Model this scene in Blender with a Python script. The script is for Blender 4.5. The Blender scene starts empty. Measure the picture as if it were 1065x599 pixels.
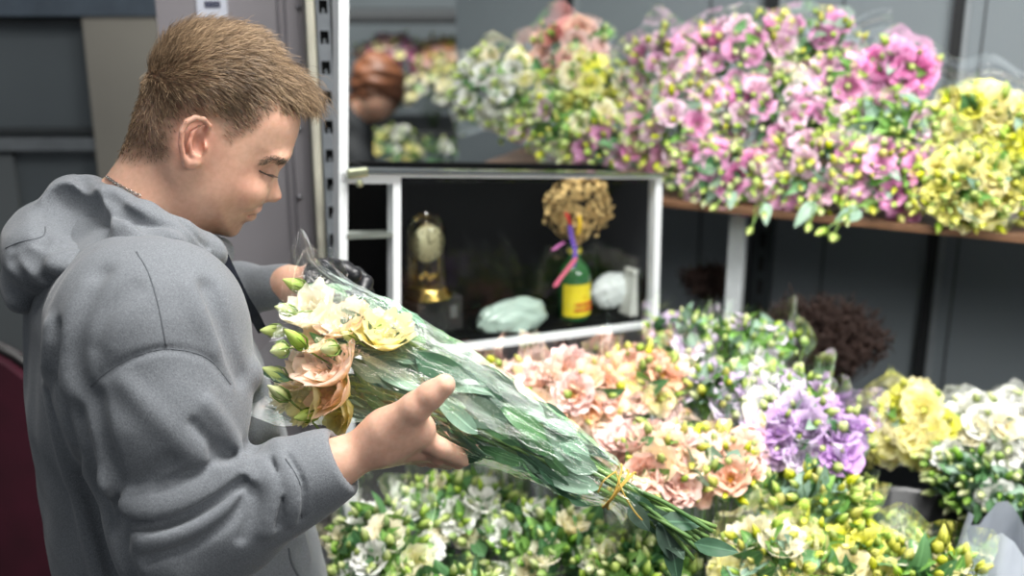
FAST_GEO = False
import bpy, math, random
import numpy as np
from mathutils import Vector, Matrix, Quaternion
random.seed(7); rng = np.random.default_rng(11)
C = bpy.context.scene.collection
F_PX = 1200.0; TH = math.radians(17.0); SN, CS = math.sin(TH), math.cos(TH); CAM = np.array([0.0, 0.0, 1.75])

# ---------- measuring helpers: a point of the photo at a known distance ----------
def ray(px, py):
    u = (px-532.5)/F_PX; v = (py-299.5)/F_PX
    return np.array([u, CS - v*SN, -SN - v*CS])
def P(px, py, Z): return CAM + ray(px, py)*Z            # at depth Z along the lens axis
def PZ(px, py, z):                                      # on the horizontal plane z
    r = ray(px, py); return CAM + r*((z-CAM[2])/r[2])
def V(a): return Vector((float(a[0]), float(a[1]), float(a[2])))

# ---------- objects ----------
def tag(o, label=None, cat=None, group=None, kind=None):
    if label: o['label'] = label
    if cat: o['category'] = cat
    if group: o['group'] = group
    if kind: o['kind'] = kind
    return o
def empty(name, loc, label=None, cat=None, group=None):
    o = bpy.data.objects.new(name, None); C.objects.link(o); o.location = V(loc); o.empty_display_size = .05
    return tag(o, label, cat, group)
def mesh(name, verts, faces, mats=None, smooth=True):
    me = bpy.data.meshes.new(name)
    verts = np.asarray(verts, dtype=np.float64)
    me.from_pydata([tuple(v) for v in verts], [], [tuple(int(i) for i in f) for f in faces])
    for m in (mats if isinstance(mats, (list, tuple)) else [mats] if mats else []): me.materials.append(m)
    if smooth: me.polygons.foreach_set('use_smooth', [True]*len(me.polygons))
    me.update(); return me
def big_mesh(name, verts, quads, mat, smooth=True):
    me = bpy.data.meshes.new(name); n, k = quads.shape
    me.vertices.add(len(verts)); me.vertices.foreach_set('co', np.asarray(verts, dtype=np.float32).ravel())
    me.loops.add(n*k); me.loops.foreach_set('vertex_index', quads.astype(np.int32).ravel())
    me.polygons.add(n); me.polygons.foreach_set('loop_start', np.arange(0, n*k, k, dtype=np.int32))
    me.polygons.foreach_set('loop_total', np.full(n, k, dtype=np.int32))
    if mat: me.materials.append(mat)
    me.update(calc_edges=True); me.validate()
    me.polygons.foreach_set('use_smooth', [smooth]*len(me.polygons)); me.update()
    return me
def add(name, me, parent=None, loc=None, q=None, sc=None):
    o = bpy.data.objects.new(name, me); C.objects.link(o)
    if parent: o.parent = parent
    if loc is not None: o.location = V(loc)
    if q is not None: o.rotation_mode = 'QUATERNION'; o.rotation_quaternion = q
    if sc is not None: o.scale = (sc, sc, sc) if not hasattr(sc, '__len__') else sc
    return o
def fattr(me, name, vals):
    a = me.attributes.new(name, 'FLOAT', 'POINT'); a.data.foreach_set('value', np.asarray(vals, dtype=np.float32))
def cattr(me, name, cols):
    a = me.attributes.new(name, 'FLOAT_COLOR', 'POINT'); c = np.ones((len(cols), 4), dtype=np.float32); c[:, :3] = cols
    a.data.foreach_set('color', c.ravel())

class MB:
    """collects verts and faces of one mesh"""
    def __init__(s): s.v = []; s.f = []; s.a = []
    def put(s, vs, fs, a=None):
        b = len(s.v); s.v += [tuple(map(float, v)) for v in vs]; s.f += [tuple(b+i for i in f) for f in fs]
        s.a += list(a) if a is not None else [0.0]*len(vs); return s
    def box(s, lo, hi, bev=0.0, M=None):
        x0, y0, z0 = lo; x1, y1, z1 = hi
        if bev <= 0:
            vs = [(x, y, z) for x in (x0, x1) for y in (y0, y1) for z in (z0, z1)]
            fs = [(0, 1, 3, 2), (4, 6, 7, 5), (0, 4, 5, 1), (2, 3, 7, 6), (0, 2, 6, 4), (1, 5, 7, 3)]
        else:
            import bmesh
            bm = bmesh.new(); bmesh.ops.create_cube(bm, size=1)
            for v in bm.verts: v.co = Vector(((x0+x1)/2+v.co.x*(x1-x0), (y0+y1)/2+v.co.y*(y1-y0), (z0+z1)/2+v.co.z*(z1-z0)))
            bmesh.ops.bevel(bm, geom=bm.edges[:], offset=bev, segments=2, affect='EDGES', profile=.6)
            bm.verts.index_update(); vs = [tuple(v.co) for v in bm.verts]; fs = [tuple(v.index for v in f.verts) for f in bm.faces]; bm.free()
        if M is not None: vs = [tuple(M @ Vector(v)) for v in vs]
        return s.put(vs, fs)
    def tube(s, pts, rad, n=6, cap=True, closed=False, a=None):
        pts = [np.asarray(p, float) for p in pts]; m = len(pts)
        if not hasattr(rad, '__len__'): rad = [rad]*m
        up = None; vs = []; fs = []
        for i, p in enumerate(pts):
            if closed: t = pts[(i+1) % m]-pts[i-1]
            else: t = pts[min(i+1, m-1)]-pts[max(i-1, 0)]
            t = t/(np.linalg.norm(t)+1e-12)
            if up is None: up = np.array([0, 0, 1.]) if abs(t[2]) < .9 else np.array([1., 0, 0])
            x = np.cross(up, t); x /= np.linalg.norm(x)+1e-12; y = np.cross(t, x); up = y
            for k in range(n):
                an = 2*math.pi*k/n; vs.append(p+rad[i]*(math.cos(an)*x+math.sin(an)*y))
        for i in range(m if closed else m-1):
            j = (i+1) % m
            for k in range(n): fs.append((i*n+k, i*n+(k+1) % n, j*n+(k+1) % n, j*n+k))
        if cap and not closed: fs.append(tuple(range(n))[::-1]); fs.append(tuple((m-1)*n+k for k in range(n)))
        return s.put(vs, fs, None if a is None else [a]*len(vs))
    def lathe(s, prof, n=24, M=None, a=None):
        vs = []; fs = []
        for r, z in prof:
            for k in range(n): an = 2*math.pi*k/n; vs.append((r*math.cos(an), r*math.sin(an), z))
        for i in range(len(prof)-1):
            for k in range(n): fs.append((i*n+k, i*n+(k+1) % n, (i+1)*n+(k+1) % n, (i+1)*n+k))
        if M is not None: vs = [tuple(M @ Vector(v)) for v in vs]
        return s.put(vs, fs)
    def obj(s, name, mat, parent=None, smooth=True, **kw):
        me = mesh(name, s.v, s.f, mat, smooth)
        return add(name, me, parent, **kw)
    def me(s, name, mat, smooth=True, attr=None):
        m = mesh(name, s.v, s.f, mat, smooth)
        if attr: fattr(m, attr, s.a)
        return m

# ---------- materials ----------
def srgb(r, g, b):
    f = lambda c: (c/255/12.92) if c/255 <= .04045 else ((c/255+.055)/1.055)**2.4
    return (f(r), f(g), f(b), 1)
class NT:
    def __init__(s, name):
        s.m = bpy.data.materials.new(name); s.m.use_nodes = True; s.t = s.m.node_tree; s.t.nodes.clear()
        s.out = s.n('ShaderNodeOutputMaterial')
    def n(s, typ, **kw):
        x = s.t.nodes.new(typ)
        for k, v in kw.items(): setattr(x, k, v)
        return x
    def l(s, a, b): s.t.links.new(a, b)
    def noise(s, scale, detail=3, coord='Object', rough=.5, vec=None, stretch=None):
        if vec is None:
            tc = s.n('ShaderNodeTexCoord'); vec = tc.outputs[coord]
        if stretch:
            mp = s.n('ShaderNodeMapping'); mp.inputs['Scale'].default_value = stretch; s.l(vec, mp.inputs[0]); vec = mp.outputs[0]
        x = s.n('ShaderNodeTexNoise'); x.inputs['Scale'].default_value = scale; x.inputs['Detail'].default_value = detail
        x.inputs['Roughness'].default_value = rough; s.l(vec, x.inputs['Vector']); return x.outputs['Fac']
    def ramp(s, fac, stops):
        r = s.n('ShaderNodeValToRGB'); e = r.color_ramp.elements
        while len(e) < len(stops): e.new(.5)
        for i, (p, c) in enumerate(stops): e[i].position = p; e[i].color = c
        s.l(fac, r.inputs[0]); return r.outputs[0]
    def mix(s, fac, a, b, mode='MIX'):
        x = s.n('ShaderNodeMix', data_type='RGBA', blend_type=mode)
        for k, vv in ((0, fac), (6, a), (7, b)):
            if hasattr(vv, 'is_linked'): s.l(vv, x.inputs[k])
            else: x.inputs[k].default_value = vv
        return x.outputs[2]
    def bump(s, h, strength, dist):
        b = s.n('ShaderNodeBump'); b.inputs['Strength'].default_value = strength; b.inputs['Distance'].default_value = dist
        s.l(h, b.inputs['Height']); return b.outputs[0]
    def pbr(s, color, rough=.5, metal=0, normal=None, spec=.5, sss=0, sheen=0, emit=None, es=0, coat=0):
        b = s.n('ShaderNodeBsdfPrincipled')
        if hasattr(color, 'is_linked'): s.l(color, b.inputs['Base Color'])
        else: b.inputs['Base Color'].default_value = color
        if hasattr(rough, 'is_linked'): s.l(rough, b.inputs['Roughness'])
        else: b.inputs['Roughness'].default_value = rough
        b.inputs['Metallic'].default_value = metal; b.inputs['Specular IOR Level'].default_value = spec
        if sss:
            b.inputs['Subsurface Weight'].default_value = sss; b.inputs['Subsurface Radius'].default_value = (1, .35, .2); b.inputs['Subsurface Scale'].default_value = .004
        if sheen: b.inputs['Sheen Weight'].default_value = sheen; b.inputs['Sheen Roughness'].default_value = .4
        if coat: b.inputs['Coat Weight'].default_value = coat
        if normal is not None: s.l(normal, b.inputs['Normal'])
        if emit: b.inputs['Emission Color'].default_value = emit; b.inputs['Emission Strength'].default_value = es
        return b
    def done(s, sh): s.l(sh.outputs[0] if hasattr(sh, 'outputs') else sh, s.out.inputs[0]); return s.m
def plain(name, col, rough=.5, metal=0, nscale=20, var=.12, bump=0, spec=.5, coat=0, stretch=None):
    t = NT(name); n = t.noise(nscale, 4, stretch=stretch)
    c0 = tuple(x*(1-var) for x in col[:3])+(1,); c1 = tuple(min(1, x*(1+var)) for x in col[:3])+(1,)
    c = t.ramp(n, [(.3, c0), (.7, c1)])
    nm = t.bump(n, bump, .002) if bump else None
    return t.done(t.pbr(c, rough, metal, nm, spec, coat=coat))
def petal(name, base, mid, tip, trans=.22, val=.90):
    t = NT(name); at = t.n('ShaderNodeAttribute', attribute_name='v')
    c = t.ramp(at.outputs['Fac'], [(0, base), (.45, mid), (1, tip)])
    oi = t.n('ShaderNodeObjectInfo'); hs = t.n('ShaderNodeHueSaturation')
    mr = t.n('ShaderNodeMapRange'); mr.inputs[3].default_value = .85; mr.inputs[4].default_value = 1.2; t.l(oi.outputs['Random'], mr.inputs[0])
    hs.inputs['Value'].default_value = val; t.l(mr.outputs[0], hs.inputs['Saturation']); t.l(c, hs.inputs['Color'])
    mh = t.n('ShaderNodeMapRange'); mh.inputs[3].default_value = .49; mh.inputs[4].default_value = .51; t.l(oi.outputs['Random'], mh.inputs[0]); t.l(mh.outputs[0], hs.inputs['Hue'])
    b = t.pbr(hs.outputs[0], .55, spec=.3)
    tr = t.n('ShaderNodeBsdfTranslucent'); t.l(hs.outputs[0], tr.inputs[0])
    mx = t.n('ShaderNodeMixShader'); mx.inputs[0].default_value = trans; t.l(b.outputs[0], mx.inputs[1]); t.l(tr.outputs[0], mx.inputs[2])
    return t.done(mx)
def leafmat(name, dark, light, rough=.4, trans=.2):
    t = NT(name); oi = t.n('ShaderNodeObjectInfo'); n = t.noise(40, 3)
    ad = t.n('ShaderNodeMath', operation='ADD'); t.l(oi.outputs['Random'], ad.inputs[0]); t.l(n, ad.inputs[1])
    ad2 = t.n('ShaderNodeMath', operation='MULTIPLY'); t.l(ad.outputs[0], ad2.inputs[0]); ad2.inputs[1].default_value = .55
    c = t.ramp(ad2.outputs[0], [(.15, dark), (.85, light)])
    at = t.n('ShaderNodeAttribute', attribute_name='v')      # the paler midrib
    vein = t.ramp(at.outputs['Fac'], [(0, (0, 0, 0, 1)), (.85, (0, 0, 0, 1)), (1, (.6, .6, .6, 1))])
    c = t.mix(vein, c, tuple(min(1, x*1.6+.03) for x in light[:3])+(1,))
    b = t.pbr(c, rough, spec=.4); tr = t.n('ShaderNodeBsdfTranslucent'); t.l(c, tr.inputs[0])
    mx = t.n('ShaderNodeMixShader'); mx.inputs[0].default_value = trans; t.l(b.outputs[0], mx.inputs[1]); t.l(tr.outputs[0], mx.inputs[2])
    return t.done(mx)
def film(name, tint=(.95, .96, .96, 1), scale=14, bump=.6, base=.05, rough=.07, dist=.01, fk=1.3):
    """thin clear cellophane: see-through, with a glossy skin that is creased"""
    t = NT(name); vo = t.n('ShaderNodeTexVoronoi', feature='DISTANCE_TO_EDGE'); tc = t.n('ShaderNodeTexCoord')
    mp = t.n('ShaderNodeMapping'); mp.inputs['Scale'].default_value = (1, 1, .45); t.l(tc.outputs['Object'], mp.inputs[0])
    nz = t.n('ShaderNodeTexNoise'); nz.inputs['Scale'].default_value = scale; nz.inputs['Detail'].default_value = 4; t.l(mp.outputs[0], nz.inputs['Vector'])
    mxv = t.mix(.12, mp.outputs[0], nz.outputs['Color']); t.l(mxv, vo.inputs['Vector']); vo.inputs['Scale'].default_value = scale
    ad = t.n('ShaderNodeMath', operation='MULTIPLY_ADD'); t.l(vo.outputs['Distance'], ad.inputs[0]); ad.inputs[1].default_value = .9; t.l(nz.outputs['Fac'], ad.inputs[2])
    nm = t.bump(ad.outputs[0], bump, dist)
    g = t.n('ShaderNodeBsdfGlossy'); g.inputs['Roughness'].default_value = rough; t.l(nm, g.inputs['Normal'])
    tr = t.n('ShaderNodeBsdfTransparent'); tr.inputs[0].default_value = tint
    fr = t.n('ShaderNodeFresnel'); fr.inputs[0].default_value = 1.5; t.l(nm, fr.inputs['Normal'])
    ma = t.n('ShaderNodeMath', operation='MULTIPLY_ADD', use_clamp=True); t.l(fr.outputs[0], ma.inputs[0]); ma.inputs[1].default_value = fk; ma.inputs[2].default_value = base
    cb = t.n('ShaderNodeCombineColor'); [t.l(ma.outputs[0], cb.inputs[k]) for k in range(3)]; t.l(cb.outputs[0], g.inputs[0])
    mx = t.n('ShaderNodeAddShader'); t.l(tr.outputs[0], mx.inputs[0]); t.l(g.outputs[0], mx.inputs[1])
    return t.done(mx)
# ---------- flower kit: lisianthus blooms, buds, leaves ----------
S = srgb
PET = dict(
 white=petal('petal_white', S(205,215,150), S(244,246,232), S(250,250,246)),
 cream=petal('petal_cream', S(205,212,130), S(246,240,200), S(250,245,216)),
 palepeach=petal('petal_pale_peach', S(226,214,130), S(252,236,200), S(252,224,204)),
 yellow=petal('petal_yellow', S(186,190,60), S(234,230,104), S(242,236,144)),
 lemon=petal('petal_lemon', S(200,205,90), S(244,238,156), S(248,244,184)),
 peach=petal('petal_peach', S(235,200,110), S(250,202,176), S(252,214,198)),
 apricot=petal('petal_apricot', S(225,200,100), S(250,206,160), S(252,206,182)),
 rose=petal('petal_rose', S(240,205,130), S(250,208,198), S(252,222,216)),
 pink=petal('petal_pink', S(228,205,200), S(234,164,208), S(242,188,222)),
 blush=petal('petal_blush', S(228,220,200), S(242,204,224), S(246,216,232)),
 magenta=petal('petal_magenta', S(210,120,170), S(222,132,186), S(236,166,210)),
 lilac=petal('petal_lilac', S(214,205,215), S(214,186,226), S(226,204,236)),
 mauve=petal('petal_mauve', S(226,220,232), S(226,208,234), S(236,222,242)),
 violet=petal('petal_violet', S(175,135,195), S(198,158,214), S(214,180,228)),
 salmon=petal('petal_salmon', S(220,165,130), S(236,156,152), S(244,184,180)))
BUDM = dict(
 lime=petal('bud_lime', S(120,150,60), S(186,212,108), S(214,228,140), .25),
 yellow=petal('bud_yellow', S(150,160,50), S(214,216,92), S(236,232,126), .25),
 pale=petal('bud_pale', S(140,170,90), S(210,222,150), S(234,238,190), .25),
 green=petal('bud_green', S(90,130,60), S(140,178,88), S(178,206,120), .2))
LEAF = dict(
 bright=leafmat('leaf_bright', S(66,122,50), S(140,184,96)),
 mid=leafmat('leaf_mid', S(46,92,54), S(104,150,98)),
 grey=leafmat('leaf_grey_green', S(92,124,106), S(160,188,166)),
 deep=leafmat('leaf_deep', S(34,70,50), S(92,132,102)))
STEM = leafmat('stem_green', S(60,100,50), S(120,150,80), .5, 0)
CALYX = LEAF['bright']

def petal_patch(mb, r, lean, az, width, curl, ruffle, ph, base_r=.003, nu=7, nv=6, cup=.5):
    """one petal from the centre outwards; lean 0 = upright, 1 = flat; curl bends the rim out"""
    vs = []; at = []; fs = []
    a0 = lean*math.pi/2
    for j in range(nv+1):
        v = j/nv
        ang = a0*(.25+.75*v)+curl*v*v+cup*1.15*(1-v)**2
        # integrate the profile roughly
        rr = base_r; zz = 0
        for q in range(j):
            vq = (q+.5)/nv; aq = a0*(.25+.75*vq)+curl*vq**2+cup*1.15*(1-vq)**2
            rr += r/nv*math.sin(aq); zz += r/nv*math.cos(aq)
        w = width*math.sin(math.pi*min(.97, .12+.62*v**.8))*(1 if v < .9 else .93)
        for i in range(nu+1):
            u = i/nu*2-1
            off = u*w
            ruf = ruffle*v*v*(math.sin(u*5+ph)+.6*math.sin(u*11+2*ph))
            rad = rr+ruf*math.cos(ang)-.10*w*u*u*0
            th = az+off/max(.35*r, rr+.004)*(.72 if rr < .5*r else 1)
            edge = -(.13*r)*v*u*u*u*u*(1 if v > .8 else .4)
            rad2 = max(.0005, rad+edge*math.sin(ang)); z2 = zz+ruf*math.sin(ang)*.8+edge*math.cos(ang)
            vs.append((rad2*math.cos(th), rad2*math.sin(th), z2)); at.append(v)
    for j in range(nv):
        for i in range(nu):
            k = j*(nu+1)+i; fs.append((k, k+1, k+nu+2, k+nu+1))
    mb.put(vs, fs, at)
def bloom_mb(seed, open_=.6, layers=3, cup=.55):
    r0 = random.Random(seed); mb = MB()
    for L_ in range(layers):
        n = [6, 5, 4, 4][L_]; R = [.034, .030, .025, .019][L_]*r0.uniform(.93, 1.05)
        lean = max(.12, open_-.17*L_)
        for k in range(n):
            petal_patch(mb, R*r0.uniform(.92, 1.06), lean*r0.uniform(.85, 1.1), 2*math.pi*(k+r0.uniform(-.12, .12))/n+L_*.55,
                        R*[.80, .76, .70, .6][L_], [.6, .4, .2, 0][L_]*r0.uniform(.5, 1.4), .0034, r0.uniform(0, 6), base_r=.002+.001*(layers-L_), cup=cup*(1-.1*L_))
    # the receptacle
    mb.lathe([(.0002, -.006), (.003, -.004), (.0045, 0), (.003, .006), (.0004, .009)], 8)
    return mb
def bud_mb(seed, fat=1.0, L=.024):
    r0 = random.Random(seed); mb = MB(); n = 10; prof = [(.0, .0), (.12, .55), (.3, .95), (.5, 1.0), (.7, .78), (.86, .45), (1, .08)]
    vs = []; at = []; fs = []; R = .0072*fat
    for j, (z, r) in enumerate(prof):
        for k in range(n):
            an = 2*math.pi*k/n+z*1.6; rr = R*max(r, .15)*(1+.10*math.cos(5*(an-z*1.6)))
            vs.append((rr*math.cos(an), rr*math.sin(an), z*L)); at.append(z)
    for j in range(len(prof)-1):
        for k in range(n): fs.append((j*n+k, j*n+(k+1) % n, (j+1)*n+(k+1) % n, (j+1)*n+k))
    fs.append(tuple(range(n))[::-1]); fs.append(tuple((len(prof)-1)*n+k for k in range(n)))
    mb.put(vs, fs, at)
    for k in range(5):   # thin sepals
        an = 2*math.pi*k/5; c, s_ = math.cos(an), math.sin(an)
        pts = [(.002*c, .002*s_, -.001), (.0085*fat*c, .0085*fat*s_, .006), (.0085*fat*c, .0085*fat*s_, .012), (.0075*fat*c, .0075*fat*s_, .017)]
        mb.tube(pts, [.0012, .0011, .0008, .0003], 4, a=0.0)
    bx, by = r0.uniform(-.02, .02), r0.uniform(-.02, .02)
    mb.tube([(0, 0, 0), (bx*.2, by*.2, -.015), (bx, by, -.05)], [.0012, .001, .0012], 5, a=0.0)
    return mb
def leaf_mb(seed, L=.055, W=.024, bend=.5, fold=.35):
    r0 = random.Random(seed); vs = []; fs = []; at = []; nv, nu = 8, 4
    for j in range(nv+1):
        v = j/nv; w = W*.5*(math.sin(math.pi*v**.8)**.8)*(1-.15*v)+.0006
        ang = bend*v; y = L*math.sin(ang)/max(bend, .01) if bend else L*v; z = L*(1-math.cos(ang))/max(bend, .01)
        tw = .25*math.sin(3*v+seed)
        for i in range(nu+1):
            u = i/nu*2-1
            x = u*w; zz = z*-1+abs(u)*w*fold+tw*x*.5+.0012*math.sin(v*14+u*2+seed)*abs(u)
            vs.append((x, y, zz)); at.append(1-abs(u))
    for j in range(nv):
        for i in range(nu): k = j*(nu+1)+i; fs.append((k, k+1, k+nu+2, k+nu+1))
    mb = MB().put(vs, fs, at)
    return mb
_cache = {}
def bloom_me(col, var, open_=None, layers=3):
    k = ('bloom', col, var, open_, layers)
    if k not in _cache:
        op = open_ if open_ is not None else [.30, .45, .6, .78][var % 4]
        _cache[k] = bloom_mb(var*13+5, op, layers).me('bloom', PET[col], attr='v')
    return _cache[k]
def bud_me(col, var):
    k = ('bud', col, var)
    if k not in _cache: _cache[k] = bud_mb(var, [.72, .85, 1.15, .9][var % 4], [.024, .027, .022, .030][var % 4]).me('bud', BUDM[col], attr='v')
    return _cache[k]
def leaf_me(col, var):
    k = ('leaf', col, var)
    if k not in _cache:
        L, W, b = [(.055, .026, .6), (.07, .028, .9), (.045, .016, .4), (.06, .034, .3)][var % 4]
        _cache[k] = leaf_mb(var, L, W, b).me('leaf', LEAF[col], attr='v')
    return _cache[k]
def qz(d, roll=None):          # rotation taking +Z to d
    q = Vector((0, 0, 1)).rotation_difference(Vector(d).normalized())
    return q @ Quaternion((0, 0, 1), random.uniform(0, 6.28) if roll is None else roll)
def qy(d, up=(0, 0, 1), roll=0):   # +Y to d, +Z near up
    y = Vector(d).normalized(); z = Vector(up)-y*Vector(up).dot(y)
    if z.length < 1e-4: z = Vector((1, 0, 0))-y*y.x
    z.normalize(); x = y.cross(z)
    return Matrix((x, y, z)).transposed().to_quaternion() @ Quaternion((0, 1, 0), roll)
FILM_BG = film('cellophane_sleeve', scale=16, bump=.5, base=.0, rough=.12, dist=.008, fk=.5, tint=(.96, .97, .97, 1))
FILM_MAIN = None
def sleeve(root, L, rx, ry, z0=None, over=.05, r0=.028, mat=None, seedv=0, n=40, arc=1.0):
    """open cellophane cone round a bunch, wrinkled, ragged at the mouth"""
    z0 = L*.25 if z0 is None else z0; rr = random.Random(seedv); ph = [rr.uniform(0, 6) for _ in range(6)]
    vs = []; fs = []; m = 12
    for j in range(m+1):
        t = j/m
        for k in range(n+1):
            a = 2*math.pi*arc*k/n
            wr = 1+(.05*t+.03)*(math.sin(5*a+ph[0]+3*t)+.6*math.sin(9*a+ph[1]-4*t))
            e = t**.8
            zz = z0+(L+over*(1+.5*math.sin(3*a+ph[2])+.3*math.sin(7*a+ph[3]))-z0)*t
            fl = 1+.10*max(0, t-.85)/.15*math.sin(4*a+ph[4])
            vs.append(((r0+(rx*1.06-r0)*e)*wr*fl*math.cos(a), (r0+(ry*1.06-r0)*e)*wr*fl*math.sin(a), zz))
    for j in range(m):
        for k in range(n): q = j*(n+1)+k; fs.append((q, q+1, q+n+2, q+n+1))
    return MB().put(vs, fs).obj('cellophane_wrapper', mat or FILM_BG, root)
BR = random.Random(3)
def bunch(label, c, axis, rx, ry, rz, L, blooms, nbl, buds, nbud, leaves, nleaf, name='lisianthus_bunch', cat='flowers', group='lisianthus bunches on the upper shelf',
          bsz=1.0, budsz=1.0, wrap=True, layers=3, opens=None, up=(0, 0, 1), outdir=.45, seed=1, maxth=1.35, facing=None, wover=.03, lsz=1.0):
    """one bundle: blooms, buds, leaves and stems, tied or sleeved; c is the middle of its crown, axis the way it points"""
    global BR
    BR = random.Random(seed); random.seed(seed)
    ax = Vector([float(a) for a in axis]).normalized(); base = V(c)-ax*L
    root = empty(name, base, label, cat, group); root.rotation_mode = 'QUATERNION'
    z = ax; x = Vector(up).cross(z)
    if x.length < .2: x = Vector((1, 0, 0))-z*z.x
    x.normalize(); y = z.cross(x); root.rotation_quaternion = Matrix((x, y, z)).transposed().to_quaternion()
    fl = Vector((0, 0, 1)) if facing is None else (root.rotation_quaternion.inverted() @ Vector(facing).normalized())
    def dome(i, n, lo, hi, jit=.12):
        th = maxth*math.sqrt((i+.5)/n)+BR.uniform(-jit, jit); ph = i*2.39996+BR.uniform(-.3, .3); k = BR.uniform(lo, hi)
        d = Vector((math.sin(th)*math.cos(ph), math.sin(th)*math.sin(ph), math.cos(th)))
        return Vector((rx*d.x*k, ry*d.y*k, L+rz*(d.z-1+.35)*k*1.0)), d
    for i in range(nbl):
        p, d = dome(i, nbl, .8, 1.0)
        n = (d*(1-outdir)+Vector((0, 0, 1))*outdir*.5+fl*outdir*.6+Vector([BR.uniform(-.3, .3) for _ in range(3)])).normalized()
        col = BR.choice(blooms); va = BR.randrange(4)
        o = add('bloom', bloom_me(col, va, None if opens is None else BR.choice(opens), layers), root, p-n*.018*bsz, qz(n), bsz*BR.uniform(.82, 1.12))
        if i < 12:
            e = Vector((rx*.15*math.cos(i*2.4), ry*.15*math.sin(i*2.4), 0)); mid = (p*.6+e*.4); mid.x *= .8; mid.y *= .8
            MB().tube([e, e*.6+Vector((0, 0, L*.35)), mid, p-n*.02*bsz], [.0022, .002, .0018, .0015], 5).obj('stem', STEM, root)
    for i in range(nbud):
        p, d = dome(i, nbud, .86, 1.12)
        n = (d*.6+Vector((0, 0, .3))+Vector([BR.uniform(-.55, .55) for _ in range(3)])).normalized()
        add('bud', bud_me(BR.choice(buds), BR.randrange(4)), root, p, qz(n), budsz*BR.uniform(.55, .95))
    for i in range(nleaf):
        p, d = dome(i, nleaf, .55, .98, .25)
        if BR.random() < .25: p.z -= rz*.5
        n = (d*.55+Vector((0, 0, .35))+Vector([BR.uniform(-.8, .8) for _ in range(3)])).normalized()
        s = lsz*BR.uniform(.7, 1.2)
        add('leaf', leaf_me(BR.choice(leaves), BR.randrange(4)), root, p-n*.03*s, qy(n, d+Vector([BR.uniform(-.5, .5) for _ in range(3)]), BR.uniform(-.8, .8)), s)
    if wrap: sleeve(root, L+rz*.2, rx*1.02, ry*1.02, over=wover, seedv=seed)
    return root
import time
# ---------- implicit surfaces ----------
def smin(a, b, k): h = np.clip(.5+.5*(b-a)/k, 0, 1); return b*(1-h)+a*h-k*h*(1-h)
def smax(a, b, k): return -smin(-a, -b, k)
def cap(X, a, b, ra, rb):
    a = np.asarray(a); b = np.asarray(b); ba = b-a; w = X-a; h = np.clip((w@ba)/(ba@ba+1e-12), 0, 1); w -= h[:, None]*ba
    return np.sqrt(np.einsum('ij,ij->i', w, w))-(ra+(rb-ra)*h)
def chain(X, pts, rs, k=.006):
    d = None
    for i in range(len(pts)-1):
        e = cap(X, pts[i], pts[i+1], rs[i], rs[i+1]); d = e if d is None else smin(d, e, k)
    return d
def ell(X, c, R, r):                 # R rows = axes
    q = (X-np.asarray(c))@np.asarray(R).T/np.asarray(r); n = np.sqrt(np.einsum('ij,ij->i', q, q))
    return (n-1)*min(r)
def pdist(X, pts):
    d = None
    for i in range(len(pts)-1):
        e = cap(X, pts[i], pts[i+1], 0, 0); d = e if d is None else np.minimum(d, e)
    return d
def near_box(X, f, lo, hi, pad=.03):
    """f only where it matters: outside the padded box its distance to the box is a safe stand-in"""
    e = np.maximum(np.maximum(lo-X, X-hi), 0); out = np.sqrt((e**2).sum(1)); m = out < pad; r = out.copy()
    r[~m] += .004
    if m.any(): r[m] = f(X[m])
    return r
def surface_nets(sdf, lo, hi, h, B=20):
    _t0 = time.time(); r = _surface_nets(sdf, lo, hi, h, B); print('NETS', sdf.__name__, round(time.time()-_t0, 1), len(r[0])); return r
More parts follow.
